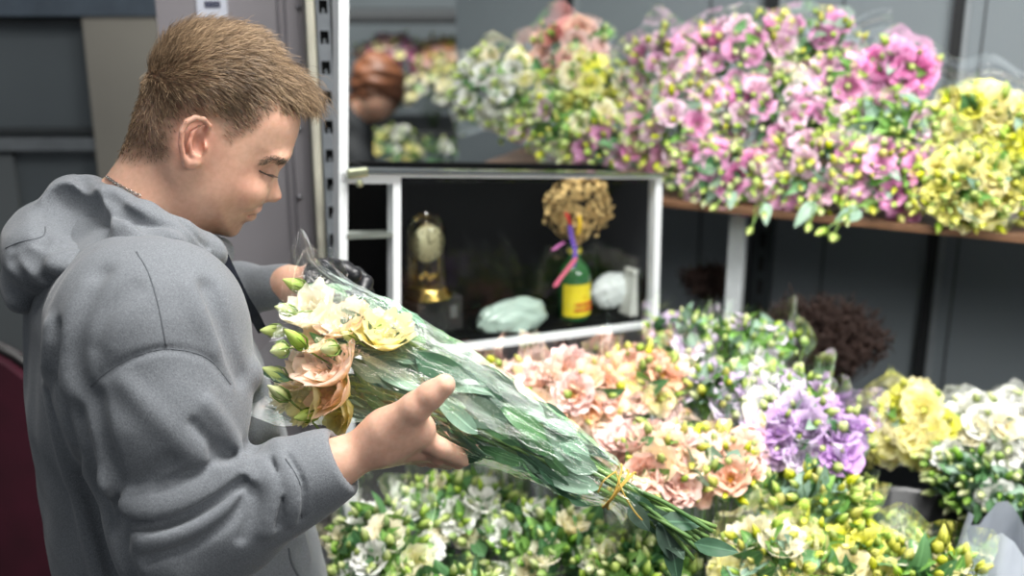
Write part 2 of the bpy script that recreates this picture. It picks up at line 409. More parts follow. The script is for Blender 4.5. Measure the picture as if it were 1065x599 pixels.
def _surface_nets(sdf, lo, hi, h, B=20):
    lo = np.asarray(lo, float); n = np.ceil((np.asarray(hi)-lo)/h).astype(int); NX, NY, NZ = [int(v)+8 for v in n]
    keys = []; pos = []; quads = []
    for bx in range(0, n[0], B):
        for by in range(0, n[1], B):
            cen = []; idx = []
            for bz in range(0, n[2], B):
                idx.append(bz); cen.append(lo+h*(np.array([bx, by, bz])+B/2))
            dc = sdf(np.array(cen))
            for bz, d0 in zip(idx, dc):
                if abs(d0) > h*B*.87*1.7: continue
                ax = [lo[a]+h*np.arange(b0-1, b0+B+1) for a, b0 in enumerate((bx, by, bz))]
                G = np.stack(np.meshgrid(*ax, indexing='ij'), -1).reshape(-1, 3)
                D = sdf(G).reshape(B+2, B+2, B+2); I = D < 0
                if I.all() or not I.any(): continue
                m = B+1; cnt = np.zeros((m, m, m)); acc = np.zeros((m, m, m, 3))
                for axis in range(3):
                    for o1 in (0, 1):
                        for o2 in (0, 1):
                            sl0 = [slice(0, m)]*3; sl1 = [slice(0, m)]*3; oth = [a for a in range(3) if a != axis]
                            off = [0, 0, 0]; off[oth[0]] = o1; off[oth[1]] = o2
                            a0 = tuple(slice(off[a], off[a]+m) for a in range(3))
                            off1 = list(off); off1[axis] = 1
                            a1 = tuple(slice(off1[a], off1[a]+m) for a in range(3))
                            d1, d2 = D[a0], D[a1]; cr = (d1 < 0) != (d2 < 0)
                            t = np.where(cr, d1/np.where(cr, d1-d2, 1), 0)
                            cnt += cr
                            for a in range(3): acc[..., a] += np.where(cr, (off[a]+(t if a == axis else 0)), 0)
                has = cnt > 0; ii = np.argwhere(has)
                pp = acc[has]/cnt[has][:, None]+ii; org = np.array([bx-1, by-1, bz-1])
                gp = lo+h*(pp+org); gk = ii+org+2
                keys.append((gk[:, 0]*NY+gk[:, 1])*NZ+gk[:, 2]); pos.append(gp)
                for axis in range(3):
                    d1 = I[1:m, 1:m, 1:m]; sh = [slice(1, m)]*3; sh[axis] = slice(2, m+1); d2 = I[tuple(sh)]
                    # owned corners are local 1..B
                    e = np.argwhere(d1 != d2)+1
                    if not len(e): continue
                    o1, o2 = [a for a in range(3) if a != axis]
                    q = []
                    for da, db in ((-1, -1), (0, -1), (0, 0), (-1, 0)):
                        c = e.copy(); c[:, o1] += da; c[:, o2] += db; g = c+org+2
                        q.append((g[:, 0]*NY+g[:, 1])*NZ+g[:, 2])
                    q = np.stack(q, 1); ins = I[e[:, 0], e[:, 1], e[:, 2]]
                    flip = ins if axis != 1 else ~ins
                    q[~flip] = q[~flip][:, ::-1]; quads.append(q)
    keys = np.concatenate(keys); pos = np.concatenate(pos); quads = np.concatenate(quads)
    uk, first = np.unique(keys, return_index=True); loc = np.searchsorted(uk, quads); loc = np.clip(loc, 0, len(uk)-1)
    ok = (uk[loc] == quads).all(1)
    return pos[first], loc[ok]
def spline(pts, n=8, closed=True):
    pts = np.asarray(pts, float); m = len(pts); out = []
    rngi = range(m) if closed else range(m-1)
    for i in rngi:
        g = lambda k: pts[(i+k) % m] if closed else pts[min(max(i+k, 0), m-1)]
        p0, p1, p2, p3 = g(-1), g(0), g(1), g(2)
        for j in range(n):
            t = j/n; out.append(.5*((2*p1)+(-p0+p2)*t+(2*p0-5*p1+4*p2-p3)*t*t+(-p0+3*p1-3*p2+p3)*t**3))
    if not closed: out.append(pts[-1])
    return np.array(out)
class Sil:
    """signed distance to a closed outline in the plane (f, u), stored on a grid"""
    def __init__(s, poly, h=.0015, pad=.12):
        poly = np.asarray(poly); s.h = h; s.lo = poly.min(0)-pad; n = np.ceil((poly.max(0)+pad-s.lo)/h).astype(int); s.n = n
        gx, gy = np.meshgrid(s.lo[0]+h*np.arange(n[0]), s.lo[1]+h*np.arange(n[1]), indexing='ij'); q = np.stack([gx.ravel(), gy.ravel()], 1).astype(np.float32)
        d = np.full(len(q), 1e9, np.float32); ins = np.zeros(len(q), bool); m = len(poly)
        for i in range(m):
            a = poly[i].astype(np.float32); b = poly[(i+1) % m].astype(np.float32); ba = b-a; w = q-a; t = np.clip((w@ba)/(ba@ba+1e-12), 0, 1)
            dd = ((w-t[:, None]*ba)**2).sum(1); d = np.minimum(d, dd)
            c = (a[1] > q[:, 1]) != (b[1] > q[:, 1])
            if b[1] != a[1]:
                xi = a[0]+(q[:, 1]-a[1])/(b[1]-a[1])*(b[0]-a[0]); ins ^= c & (q[:, 0] < xi)
        d = np.sqrt(d); s.g = np.where(ins, -d, d).reshape(n)
    def __call__(s, f, u):
        x = np.clip((f-s.lo[0])/s.h, 0, s.n[0]-1.001); y = np.clip((u-s.lo[1])/s.h, 0, s.n[1]-1.001)
        i = x.astype(int); j = y.astype(int); a = x-i; b = y-j; g = s.g
        r = g[i, j]*(1-a)*(1-b)+g[i+1, j]*a*(1-b)+g[i, j+1]*(1-a)*b+g[i+1, j+1]*a*b
        ex = np.maximum(0, np.maximum(s.lo[0]-f, f-(s.lo[0]+s.h*s.n[0])))+np.maximum(0, np.maximum(s.lo[1]-u, u-(s.lo[1]+s.h*s.n[1])))
        return r+ex

# ---------- the man's own frame: f forward, u up, s to his right (the camera's side) ----------
HO = P(225, 130, 1.36); _r = ray(225, 130).copy(); _r[2] = 0; SD = -_r/np.linalg.norm(_r); FD = np.array([-SD[1], SD[0], 0.0]); UD = np.array([0, 0, 1.])
if FD[0] < 0: FD = -FD
RM = np.stack([FD, UD, SD])
def L(px, py, s):
    r = ray(px, py); t = ((HO+SD*s-CAM)@SD)/(r@SD); return CAM+r*t
def loc(X): return (X-HO)@RM.T
def fu(px, py, s=0): return loc(L(px, py, s)[None])[0, :2]
def poly2(pts, s=0, n=6): return spline([fu(x, y, s) for x, y in pts], n)
def wfield(ctrl, sig):
    c = np.array([fu(x, y) for x, y, w in ctrl]); w = np.array([q[2] for q in ctrl])
    h = .004; lo = c.min(0)-.25; n = np.ceil((c.max(0)+.25-lo)/h).astype(int)
    g = np.stack(np.meshgrid(lo[0]+h*np.arange(n[0]), lo[1]+h*np.arange(n[1]), indexing='ij'), -1).reshape(-1, 2)
    d = ((g[:, None, :]-c[None])**2).sum(2); e = np.exp(-(d-d.min(1)[:, None])/(2*sig*sig)); G = ((e*w).sum(1)/e.sum(1)).reshape(n)
    def f(q):
        x = np.clip((q[:, 0]-lo[0])/h, 0, n[0]-1.001); y = np.clip((q[:, 1]-lo[1])/h, 0, n[1]-1.001); i = x.astype(int); j = y.astype(int); a = x-i; b = y-j
        return G[i, j]*(1-a)*(1-b)+G[i+1, j]*a*(1-b)+G[i, j+1]*(1-a)*b+G[i+1, j+1]*a*b
    return f
def inflate(X, sil, W, R, p=2.2, off=0):
    q = loc(X); d = sil(q[:, 0], q[:, 1])-off; w = (W(q[:, :2]) if callable(W) else W)+off
    b = np.clip(1+d/R, 0, None); g = (np.abs(q[:, 2]/w)**p+b**p)**(1/p)
    return (g-1)*np.minimum(R, w)

HEAD = Sil(poly2([(312,119),(307,97),(298,78),(283,59),(264,42),(245,35),(226,32),(205,33),(186,40),(170,53),(157,70),(150,90),(142,112),(137,128),(133,143),(127,157),(121,168),(112,184),(104,196),(120,225),(150,245),(190,243),(214,240),(228,243),(237,245.5),(245,244),(250,238.5),(253,232.5),(257,229),(261.5,227),(264.5,224.5),(263.5,221.8),(268,219.3),(271.2,215),(272.3,211),(274,208),(280,198),(284,188),(289.5,177),(294,170.5),(299.5,165.5),(303,158.5),(307,147),(311,134)]))
NOSE = Sil(poly2([(296,169),(290,175.5),(288.3,182),(289.3,190),(292,199),(293,204),(290,208),(284.5,210),(277,209.5),(272,210),(266,203),(266,190),(272,178),(285,166)], n=5), h=.0008)
HW = wfield([(200,75,.081),(250,65,.074),(285,85,.062),(300,130,.058),(270,115,.068),(200,140,.076),(160,110,.074),(240,170,.069),(272,180,.060),(278,205,.05),(215,215,.066),(255,218,.048),(242,237,.036),(225,243,.045),(130,190,.058),(160,220,.062),(135,150,.055),(230,200,.070)], .02)
def circ(px, py, s): return L(px, py, s)
_nw, _eb = L(274, 204, .014), L(276, 177, .031)
def sd_head(X):
    d = inflate(X, HEAD, HW, .062)
    q = loc(X)
    mir = X-2*q[:, 2:3]*SD                                  # mirrored point, for paired features
    Y = np.where(q[:, 2:3] >= 0, X, mir)
    nb = inflate(X, NOSE, .0172, .010, 2)
    nb = smin(nb, ell(Y, L(275.5, 204, .0125), RM, (.0085, .007, .0065)), .004)
    d = smax(d, -ell(Y, L(287, 177.5, .040), RM, (.012, .011, .017)), .010)      # eye socket
    d = smin(d, ell(Y, L(277, 177, .034), RM, (.0128, .0115, .0125)), .004)        # lidded eye
    d = smin(d, nb, .006)
    d = smin(d, ell(Y, L(284, 163.5, .030), RM, (.015, .006, .018)), .010)        # brow
    d = smin(d, ell(Y, L(258, 198, .038), RM, (.021, .019, .019)), .018)          # cheek
    d = smin(d, ell(Y, L(263, 217.5, .008), RM, (.0095, .0036, .020)), .004)      # upper lip
    d = smin(d, ell(Y, L(259, 224.8, .006), RM, (.0085, .0042, .018)), .004)      # lower lip
    d = d+.0022*np.exp(-(pdist(Y, [L(265.5, 221.3, 0), L(262.5, 221.5, .014), L(257, 223, .024)])/.0022)**2)
    d = d+.0014*np.exp(-(pdist(Y, [L(268, 209, .021), L(260, 214, .032), L(255, 221, .036)])/.006)**2)
    d = smax(d, -ell(Y, L(275, 208.6, .008), RM, (.0045, .003, .004)), .002)
    # lid crease
    d = d+.0016*np.exp(-(pdist(Y, [L(270, 174.5, .046), L(276, 173, .044), L(284, 174.5, .036)])/.0018)**2)
    d = d+.0018*np.exp(-(pdist(Y, [L(270, 177.5, .046), L(276, 180.5, .0455), L(283, 182, .036)])/.0016)**2)
    # ear
    s0 = .079; E = lambda x, y, s=0: L(x, y, s0+s)
    base = smin(ell(Y, E(202, 148, -.006), RM, (.0135, .024, .008)), ell(Y, E(200, 166, -.002), RM, (.009, .009, .005)), .006)
    hel = chain(Y, [E(214, 141, -.004), E(217.5, 131, .002), E(212, 124.5, .006), E(203, 122.5, .010), E(194, 127, .013), E(189, 137, .014), E(188, 150, .013), E(190, 162, .009), E(195, 170, .005)], [.0026, .0032, .0034, .0036, .0036, .0034, .0032, .0035, .005], .0006)
    anti = chain(Y, [E(208, 131, .004), E(200, 138, .008), E(197, 149, .009), E(199, 160, .007), (E(206, 163, .005))], [.002, .003, .0032, .003, .0025], .0006)
    trag = ell(Y, E(212.5, 152, .002), RM, (.0035, .0058, .005)); lobe = ell(Y, E(200, 168.5, .004), RM, (.0085, .0075, .0055))
    ear = smin(smin(base, hel, .004), smin(anti, smin(trag, lobe, .004), .003), .004)
    ear = smax(ear, -ell(Y, E(206.5, 150, .006), RM, (.0062, .0105, .0095)), .003)
    return smin(d, ear, .004)
# torso, arms, hands
TORSO = Sil(poly2([(112,222),(80,240),(50,265),(32,305),(27,345),(28,400),(36,460),(46,520),(60,599),(70,680),(110,740),(250,760),(345,700),(340,600),(327,550),(307,485),(287,415),(262,350),(240,300),(215,260),(190,235),(150,215)]), h=.003, pad=.2)
TW = wfield([(150,230,.10),(60,255,.04),(85,245,.045),(110,240,.06),(45,290,.10),(130,290,.175),(200,290,.165),(100,330,.19),(150,420,.19),(240,400,.175),(170,560,.19),(280,540,.18),(180,680,.185),(90,420,.17)], .05)
A1 = [L(158, 362, .195), L(183, 555, .250)]; A2 = [L(183, 560, .250), L(272, 521, .256), L(345, 484, .266)]
def HP(px, py, Z): return P(px, py, Z)
WR = HP(362, 477, 1.235)
FA = [L(110, 330, -.15), L(190, 335, -.19), L(245, 304, -.14), L(300, 296, -.085)]   # far arm
FH = L(322, 294, -.065)
def sd_hand(X):                       # right hand: palm under the bouquet, thumb over the near side
    d = chain(X, [HP(330, 492, 1.228), HP(362, 475.5, 1.235), HP(392, 461, 1.235)], [.0215, .0215, .0235], .01)
    d = smin(d, cap(X, HP(355, 482, 1.25), HP(395, 464, 1.275), .019, .021), .015)
    # palm block
    d = smin(d, cap(X, HP(400, 456, 1.235), HP(434, 448, 1.232), .024, .019), .02)
    d = smin(d, cap(X, HP(402, 461, 1.26), HP(440, 463, 1.262), .0215, .018), .02)
    d = smin(d, cap(X, HP(400, 463, 1.285), HP(434, 468, 1.29), .019, .0165), .018)
    d = smin(d, ell(X, HP(412, 446, 1.228), RM, (.030, .021, .018)), .015)         # thenar
    # thumb
    d = smin(d, chain(X, [HP(405, 444, 1.222), HP(432, 424, 1.205), HP(448, 411, 1.198), HP(462, 400.5, 1.194)], [.0200, .0158, .0138, .0118], .006), .012)
    d = smax(d, -ell(X, HP(466, 395, 1.180), RM, (.006, .004, .004)), .003)
    fg = [([(432,451,1.238),(458,466,1.245),(481,476,1.275),(491,470,1.318),(489,452,1.345)], [.0130,.0115,.0102,.0094,.0082]),
          ([(434,462,1.262),(456,474,1.272),(476,479,1.302),(483,472,1.343),(480,452,1.362)], [.0125,.0108,.0097,.0092,.008]),
          ([(430,468,1.285),(450,477,1.297),(466,480,1.327),(470,472,1.360),(466,453,1.372)], [.0118,.0102,.0092,.0086,.0076]),
          ([(422,470,1.305),(438,477,1.320),(451,479,1.345),(455,470,1.368),(451,456,1.376)], [.0105,.0090,.0080,.0074,.0066])]
    for pts, r in fg:
        d = smin(d, chain(X, [HP(*p) for p in pts], [q*.97 for q in r], .003), .004)
    return d
def sd_lhand(X):                      # left hand: holds the far edge of the wrapper
    w = FH; d = chain(X, [FA[3], w, L(336,290,-0.065)], [.021, .0185, .019], .01)
    d = smin(d, cap(X, L(333,286,-0.065), L(352,288,-0.060), .020, .017), .015)
    d = smin(d, cap(X, L(333,299,-0.065), L(350,304,-0.060), .018, .016), .015)
    F_ = [[(350,283,-0.058),(370,286,-0.045),(380,294,-0.020),(377,302,-0.010)], [(352,291,-0.060),(373,296,-0.045),(381,305,-0.023),(377,312,-0.013)],
          [(351,299,-0.058),(370,305,-0.045),(377,314,-0.025),(372,320,-0.017)], [(347,306,-0.055),(363,313,-0.045),(369,321,-0.030),(365,326,-0.025)]]
    for k, pts in enumerate(F_): d = smin(d, chain(X, [L(*p) for p in pts], [.0105, .0095, .0086, .0075] if k < 3 else [.009, .008, .0072, .0066], .003), .003)
    d = smin(d, chain(X, [L(331,284,-0.050), L(345,279,-0.020), L(358,281,0.000), L(368,286,0.010)], [.0145, .0125, .0105, .009], .004), .008)
    return d
def sd_inner(X):                      # torso and arms under the clothes
    d = inflate(X, TORSO, TW, .15, 2.3, -.02)
    d = smin(d, chain(X, [A1[0], A1[1]], [.060, .046], .01), .03); d = smin(d, chain(X, A2, [.042, .036, .0265], .01), .02)
    d = smin(d, chain(X, FA, [.055, .044, .034, .025], .01), .03)
    d = smin(d, cap(X, L(160, 225, 0), L(120, 285, 0), .058, .075), .03)
    return d
_hb0, _hb1 = HO+np.array([-.17, -.17, -.17]), HO+np.array([.17, .17, .14])
def bx(pts, r): a = np.array(pts); return a.min(0)-r, a.max(0)+r
_rb = bx([HP(335, 490, 1.235), HP(495, 470, 1.2), HP(466, 398, 1.19), HP(440, 470, 1.36)], .035); _lb = bx([FA[3], L(383, 290, -.07), L(368, 330, .0), L(358, 275, .02)], .035)
def sd_body(X):
    h = near_box(X, sd_head, _hb0, _hb1); i = sd_inner(X); r = near_box(X, sd_hand, *_rb); l = near_box(X, sd_lhand, *_lb)
    return smin(smin(h, i, .02), np.minimum(r, l), .012)

# hoodie ---------------------------------------------------------------
def sd_hoodie0(X):
    d = inflate(X, TORSO, TW, .15, 2.3)
    d = smin(d, cap(X, L(130, 300, .03), L(160, 345, .165), .085, .088), .05)
    d = smin(d, cap(X, L(128, 335, .09), L(152, 352, .165), .075, .088), .05)
    d = smin(d, cap(X, L(125, 430, .11), L(145, 430, .16), .06, .065), .05)
    d = smin(d, cap(X, L(130, 300, -.03), L(150, 345, -.165), .085, .085), .05)
    d = smin(d, chain(X, [L(155, 350, .18), L(168, 430, .215), L(180, 520, .235)], [.088, .083, .072], .03), .05)
    arm = chain(X, [L(186, 556, .250), L(235, 538, .253), L(285, 513, .257), L(322, 495, .262), L(352, 480.5, .267)], [.071, .062, .0495, .0415, .0375], .02)
    d = smin(d, arm, .018)
    d = smin(d, chain(X, [FA[0], FA[1], FA[2], L(306, 295, -.080)], [.075, .056, .037, .0255], .02), .03)
    # open cuffs and hem
    a = L(352, 480.5, .267); b = L(322, 495, .262); ax = (a-b)/np.linalg.norm(a-b)
    d = smax(d, (X-(a+ax*.004))@ax, .004) if False else d
    return d
def raydepth(sdf, px, py, t0=.8, t1=1.8):
    r = ray(px, py); t = np.linspace(t0, t1, 260); d = sdf(CAM+t[:, None]*r); k = np.argmax(d < 0)
    if d[k] >= 0: return None
    return CAM+r*(t[k]-(t[1]-t[0])*(d[k]/(d[k]-d[k-1]+1e-12)))
def onsurf(sdf, pts, n=3):
    q = spline([np.array(p, float) for p in pts], n, closed=False); o = [raydepth(sdf, *p) for p in q]; return [x for x in o if x is not None]
WRK = [([(262,388),(272,412),(275,438),(262,455)], .014, .014), ([(262,464),(252,472),(236,474),(222,470)], .010, -.008),
 ([(116,505),(135,528),(172,526),(215,507),(248,482)], .015, .013), ([(122,536),(158,546),(205,532),(250,503)], .008, -.017),
 ([(150,562),(190,552),(235,524),(262,497)], .011, .008), ([(152,582),(200,566),(238,540),(258,510)], .006, -.007),
 ([(165,506),(200,492),(238,472)], .007, -.006), ([(255,490),(265,520),(252,560)], .006, -.006), ([(273,482),(286,512),(278,552)], .008, .007),
 ([(283,480),(294,508),(288,545)], .005, -.006), ([(292,477),(306,506),(304,542)], .006, .006), ([(299,475),(314,503),(313,540)], .0035, -.006),
 ([(216,300),(228,328),(239,358),(252,392)], .012, -.009), ([(198,300),(214,335),(226,360)], .014, .003),
 ([(104,285),(82,335),(79,385),(96,418)], .013, -.006), ([(94,300),(70,350),(68,400)], .016, .003), ([(96,414),(108,465),(120,505),(124,560)], .010, -.018),
 ([(140,300),(112,326),(100,360)], .012, -.0025), ([(160,300),(130,330),(115,358)], .014, .002),
 ([(52,340),(50,400),(66,470),(92,550),(104,599)], .010, .007), ([(60,340),(60,400),(78,470),(104,550),(118,599)], .008, -.008), ([(80,430),(95,490),(120,560),(140,610)], .012, -.008),
 ([(95,402),(110,388),(140,371),(175,363),(215,372),(240,400)], .004, -.004), ([(130,400),(160,430),(200,470),(225,480)], .012, .004),
 ([(215,420),(235,445),(245,465)], .008, .006), ([(200,440),(222,462),(240,470)], .006, -.005), ([(285,450),(298,500),(320,580)], .012, .004), ([(175,480),(150,500),(125,505)], .01, -.005)]
_wr = [(onsurf(sd_hoodie0, p), w*(.85 if a < 0 else 1), a*1.45) for p, w, a in WRK]; _wr = [x for x in _wr if len(x[0]) > 1]
_wb = [(np.array(p).min(0)-4*w, np.array(p).max(0)+4*w) for p, w, a in _wr]
def wrinkle(X, d, wr, wb):
    for (p, w, a), (b0, b1) in zip(wr, wb):
        m = ((X > b0) & (X < b1)).all(1) & (np.abs(d) < .06)
        if m.any():
            dd = pdist(X[m], p); d[m] -= a*np.exp(-(dd/w)**2)
    return d
def fold(X, amp, sc, seed=0):
    r = np.random.default_rng(seed); o = 0
    for k in range(6):
        v = r.normal(size=3); v /= np.linalg.norm(v); o = o+np.sin(X@v*sc*(1+.35*k)+r.uniform(0, 6)+1.5*np.sin(X@r.normal(size=3)*sc*.3))
    return amp*o/6
def sd_hoodie(X):
    d = sd_hoodie0(X).copy(); d = wrinkle(X, d, _wr, _wb); m = np.abs(d) < .05
    if m.any(): d[m] += fold(X[m], .0035, 45)
    ax = (L(352, 480.5, .267)-L(322, 495, .262)); ax /= np.linalg.norm(ax)
    c = L(357, 478, .267); d = smax(d, np.where(np.linalg.norm(X-c, axis=1) < .16, (X-c)@ax, -1), .006)
    c2 = L(303, 296, -.083); ax2 = FA[3]-FA[2]; ax2 = ax2/np.linalg.norm(ax2)
    d = smax(d, np.where(np.linalg.norm(X-c2, axis=1) < .12, (X-c2)@ax2, -1), .004)
    # hollow the cuff mouths so the wrists come out of cloth
    d = smax(d, -cap(X, c-ax*.012, c+ax*.05, .0285, .0285), .003); d = smax(d, -cap(X, c2-ax2*.01, c2+ax2*.05, .0222, .0222), .003)
    return smax(d, .80-X[:, 2], .01)
def sd_hood0(X):
    r1 = [L(96, 203, -.005), L(112, 213, .055), L(148, 229, .092), L(184, 246, .094), L(213, 262, .066), L(224, 266, .015), L(215, 260, -.05), L(185, 240, -.085), L(148, 222, -.085), L(112, 208, -.055), L(96, 203, -.005)]
    d = chain(X, r1, [.021]*11, .008)
    r2 = [L(72, 222, -.01), L(88, 236, .075), L(128, 250, .128), L(172, 258, .128), L(205, 267, .09)]
    d = smin(d, chain(X, r2, [.026, .024, .020, .016, .012], .02), .005)
    r3 = [L(72, 222, -.01), L(90, 230, -.08), L(130, 240, -.12), L(180, 255, -.11)]
    d = smin(d, chain(X, r3, [.026, .024, .018, .014], .01), .012)
    d = smin(d, ell(X, L(74, 213, 0), RM, (.032, .032, .075)), .012)
    d = smin(d, ell(X, L(52, 254, 0), RM, (.052, .050, .125)), .014)
    d = smin(d, ell(X, L(30, 292, 0), RM, (.030, .032, .085)), .010)
    d = smin(d, ell(X, L(95, 262, .05), RM, (.055, .024, .085)), .012)
    return d
HWRK = [([(56,206),(72,226),(92,240),(112,246)], .017, -.026), ([(62,228),(85,240)], .014, -.010), ([(76,198),(97,218),(122,250)], .007, .009), ([(112,205),(140,228),(168,246),(192,262)], .007, -.010),
 ([(130,212),(160,226),(195,244),(215,262)], .006, .004), ([(12,258),(30,250),(48,246),(46,215)], .004, -.006), ([(10,270),(20,290),(30,300),(42,304)], .007, -.009), ([(20,262),(38,275),(48,290)], .010, -.007),
 ([(50,278),(80,262),(120,256)], .010, .007), ([(84,186),(92,200),(98,215)], .006, -.007), ([(40,215),(46,235),(44,250)], .008, -.008), ([(190,232),(205,250),(215,258)], .004, -.005)]
_hr = [(onsurf(sd_hood0, p), w, a) for p, w, a in HWRK]; _hr = [x for x in _hr if len(x[0]) > 1]; _hb = [(np.array(p).min(0)-4*w, np.array(p).max(0)+4*w) for p, w, a in _hr]
_pk = [raydepth(sd_hood0, x, y)-SD*dd+FD*0 for x, y, dd in ((58, 212, .020), (72, 225, .022), (88, 237, .017), (106, 247, .006))]
def sd_hood(X):
    d = wrinkle(X, sd_hood0(X).copy(), _hr, _hb); d = smax(d, -chain(X, _pk, [.028, .033, .025, .009], .01), .004); m = np.abs(d) < .05
    if m.any(): d[m] += fold(X[m], .003, 60, 5)
    return d

# materials
def cloth():
    t = NT('grey_marl_jersey'); n1 = t.noise(1300, 2, stretch=(1, 1, .4)); n2 = t.noise(500, 3)
    m = t.n('ShaderNodeMath', operation='MULTIPLY_ADD'); t.l(n1, m.inputs[0]); m.inputs[1].default_value = .6; m2 = t.n('ShaderNodeMath', operation='MULTIPLY'); t.l(n2, m2.inputs[0]); m2.inputs[1].default_value = .4; t.l(m2.outputs[0], m.inputs[2])
    c = t.ramp(m.outputs[0], [(.28, S(98,102,107)), (.5, S(122,126,131)), (.72, S(146,150,154))])
    return t.done(t.pbr(c, .95, normal=t.bump(m.outputs[0], .35, .0015), spec=.15, sheen=.25))
CLOTH = cloth()
def skin():
    t = NT('skin'); at = t.n('ShaderNodeAttribute', attribute_name='col'); n = t.noise(160, 4); n2 = t.noise(30, 3)
    c = t.mix(.16, at.outputs['Color'], t.ramp(n, [(.3, (.30, .14, .10, 1)), (.7, (.85, .6, .48, 1))]))
    c = t.mix(.10, c, t.ramp(n2, [(.35, (.45, .16, .12, 1)), (.65, (.75, .55, .42, 1))]))
    return t.done(t.pbr(c, .42, normal=t.bump(t.noise(900, 3), .12, .001), spec=.4, sss=.35))
SKIN = skin()
def hairmat():
    t = NT('blond_hair'); at = t.n('ShaderNodeAttribute', attribute_name='v')
    c = t.ramp(at.outputs['Fac'], [(0, S(62,50,40)), (.5, S(132,108,82)), (1, S(196,168,134))])
    return t.done(t.pbr(c, .45, spec=.5))
HAIR = hairmat()
GLOVE = plain('black_glove', S(24,25,30), .4)

man = empty('person', (HO[0], HO[1], 0), 'man in a grey marl hoodie looking down and holding a wrapped bouquet in both hands', 'person')
def at_root(o): o.matrix_parent_inverse = Matrix.Translation(-man.location); return o
bv, bf = surface_nets(sd_body, HO+np.array([-.42, -.45, -.62]), HO+np.array([.48, .42, .16]), .0026 if FAST_GEO else .0019)
me = big_mesh('body', bv, bf, SKIN)
_bodyn = np.zeros((len(me.vertices), 3), np.float32); me.vertices.foreach_get('normal', _bodyn.ravel() if False else (_t := np.zeros(len(me.vertices)*3, np.float32))); _bodyn = _t.reshape(-1, 3)
bco = np.zeros(len(me.vertices)*3, np.float32); me.vertices.foreach_get('co', bco); bco = bco.reshape(-1, 3).astype(float)
q = loc(bco); col = np.tile(np.array(S(228,181,155)[:3]), (len(q), 1))
def blob(px, py, s, r, c, k=1.0):
    global col
    p = L(px, py, s); m = bco-2*np.clip(q[:, 2:3], None, 0)*SD; w = np.exp(-(np.linalg.norm(m-p, axis=1)/r)**2)[:, None]*k; col = col*(1-w)+np.array(S(*c)[:3])*w
blob(202, 145, .085, .030, (222,140,120), .55); blob(255, 195, .055, .026, (222,150,130), .45); blob(290, 203, .0, .018, (214,140,124), .5)
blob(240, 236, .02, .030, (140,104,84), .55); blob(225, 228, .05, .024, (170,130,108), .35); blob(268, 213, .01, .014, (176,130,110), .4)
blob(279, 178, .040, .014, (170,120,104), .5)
lipm = np.minimum(pdist(bco-2*np.clip(q[:, 2:3], None, 0)*SD, [L(266.5, 219.5, 0), L(261, 221, .018), L(257, 223, .023)]), pdist(bco-2*np.clip(q[:, 2:3], None, 0)*SD, [L(263, 225, 0), L(259, 224.5, .017)]))
w = np.exp(-(lipm/.0044)**2)[:, None]*.9; col = col*(1-w)+np.array(S(172,92,84)[:3])*w
_ml = pdist(bco-2*np.clip(q[:, 2:3], None, 0)*SD, [L(265.5, 221.3, 0), L(262.5, 221.6, .014), L(256.5, 223.4, .024)]); w = np.exp(-(_ml/.0016)**2)[:, None]*.7; col = col*(1-w)+np.array(S(96,48,44)[:3])*w
HAIRP = Sil(poly2([(320,116),(306,114),(296,111),(285,111),(275,117),(264,127),(250,135),(243,139),(235,141),(228,135),(222,125),(208,116),(196,117),(186,124),(182,140),(181,152),(168,160),(150,164),(128,166),(100,160),(100,60),(180,0),(260,0),(340,40),(340,100)], n=3), h=.002)
hd = HAIRP(q[:, 0], q[:, 1]); near = (q[:, 0] > fu(95, 160)[0]) & (q[:, 1] > fu(150, 175)[1])
hw = (np.clip(-hd/.014+.25, 0, 1)*near)[:, None]; col = col*(1-hw*.82)+np.array(S(112,88,66)[:3])*hw*.82
# left hand wears a thin black glove: its own piece of clothing below
cattr(me, 'col', col); body = at_root(add('body', me, man))
# hair strands rooted on the scalp
def strands(n, seed, lenf, rad, mask, dirf, lift, name, segs=4, v0=(.1, .95)):
    r = np.random.default_rng(seed); idx = np.where(mask)[0]; ch = r.choice(idx, n); vs = []; at = []
    base = bco[ch]; nn = _bodyn[ch].astype(float); qq = q[ch]
    D = dirf(qq); D = D@RM; D = D-nn*(D*nn).sum(1)[:, None]; D /= np.linalg.norm(D, axis=1)[:, None]+1e-9
    Ln = lenf(qq, r); jit = r.normal(size=(n, 3))*.22; dr = D+jit; dr /= np.linalg.norm(dr, axis=1)[:, None]
    side = np.cross(dr, nn); side /= np.linalg.norm(side, axis=1)[:, None]+1e-9
    lf = lift(qq)[:, None]; rows = []
    base = base+r.normal(size=(n, 3))*.0012
    for k in range(segs+1):
        t = k/segs; c = base-nn*.001+dr*(Ln[:, None]*t)+nn*(Ln[:, None]*lf*math.sin(t*2.0)*.75)
        w = rad*(1-.75*t)
        rows.append(np.stack([c+side*w, c-side*.5*w+nn*w*.87, c-side*.5*w-nn*w*.87], 1))
    Rw = np.stack(rows, 1); verts = Rw.reshape(-1, 3); b = (np.arange(n)*(segs+1)*3)[:, None, None, None]
    k = (np.arange(segs)*3)[None, :, None, None]; e = np.array([[0, 1], [1, 2], [2, 0]])[None, None]
    f = np.concatenate([b+k+e, (b+k+e+3)[..., ::-1]], -1).reshape(-1, 4)
    m = big_mesh(name, verts, f, HAIR); va = np.repeat(r.uniform(v0[0], v0[1], n), (segs+1)*3); fattr(m, 'v', va); return m
HF, HU = q[:, 0], q[:, 1]
mask = (hd < -.001-.022*rng.random(len(hd))**2) & near & (np.abs(q[:, 2]) < .095) & ~((HF > fu(186,0)[0]) & (HF < fu(222,0)[0]) & (HU < fu(200,119,.08)[1]) & (np.abs(q[:, 2]) > .07))
top = lambda Q: np.clip((Q[:, 1]-fu(200, 95)[1])/.05, 0, 1)
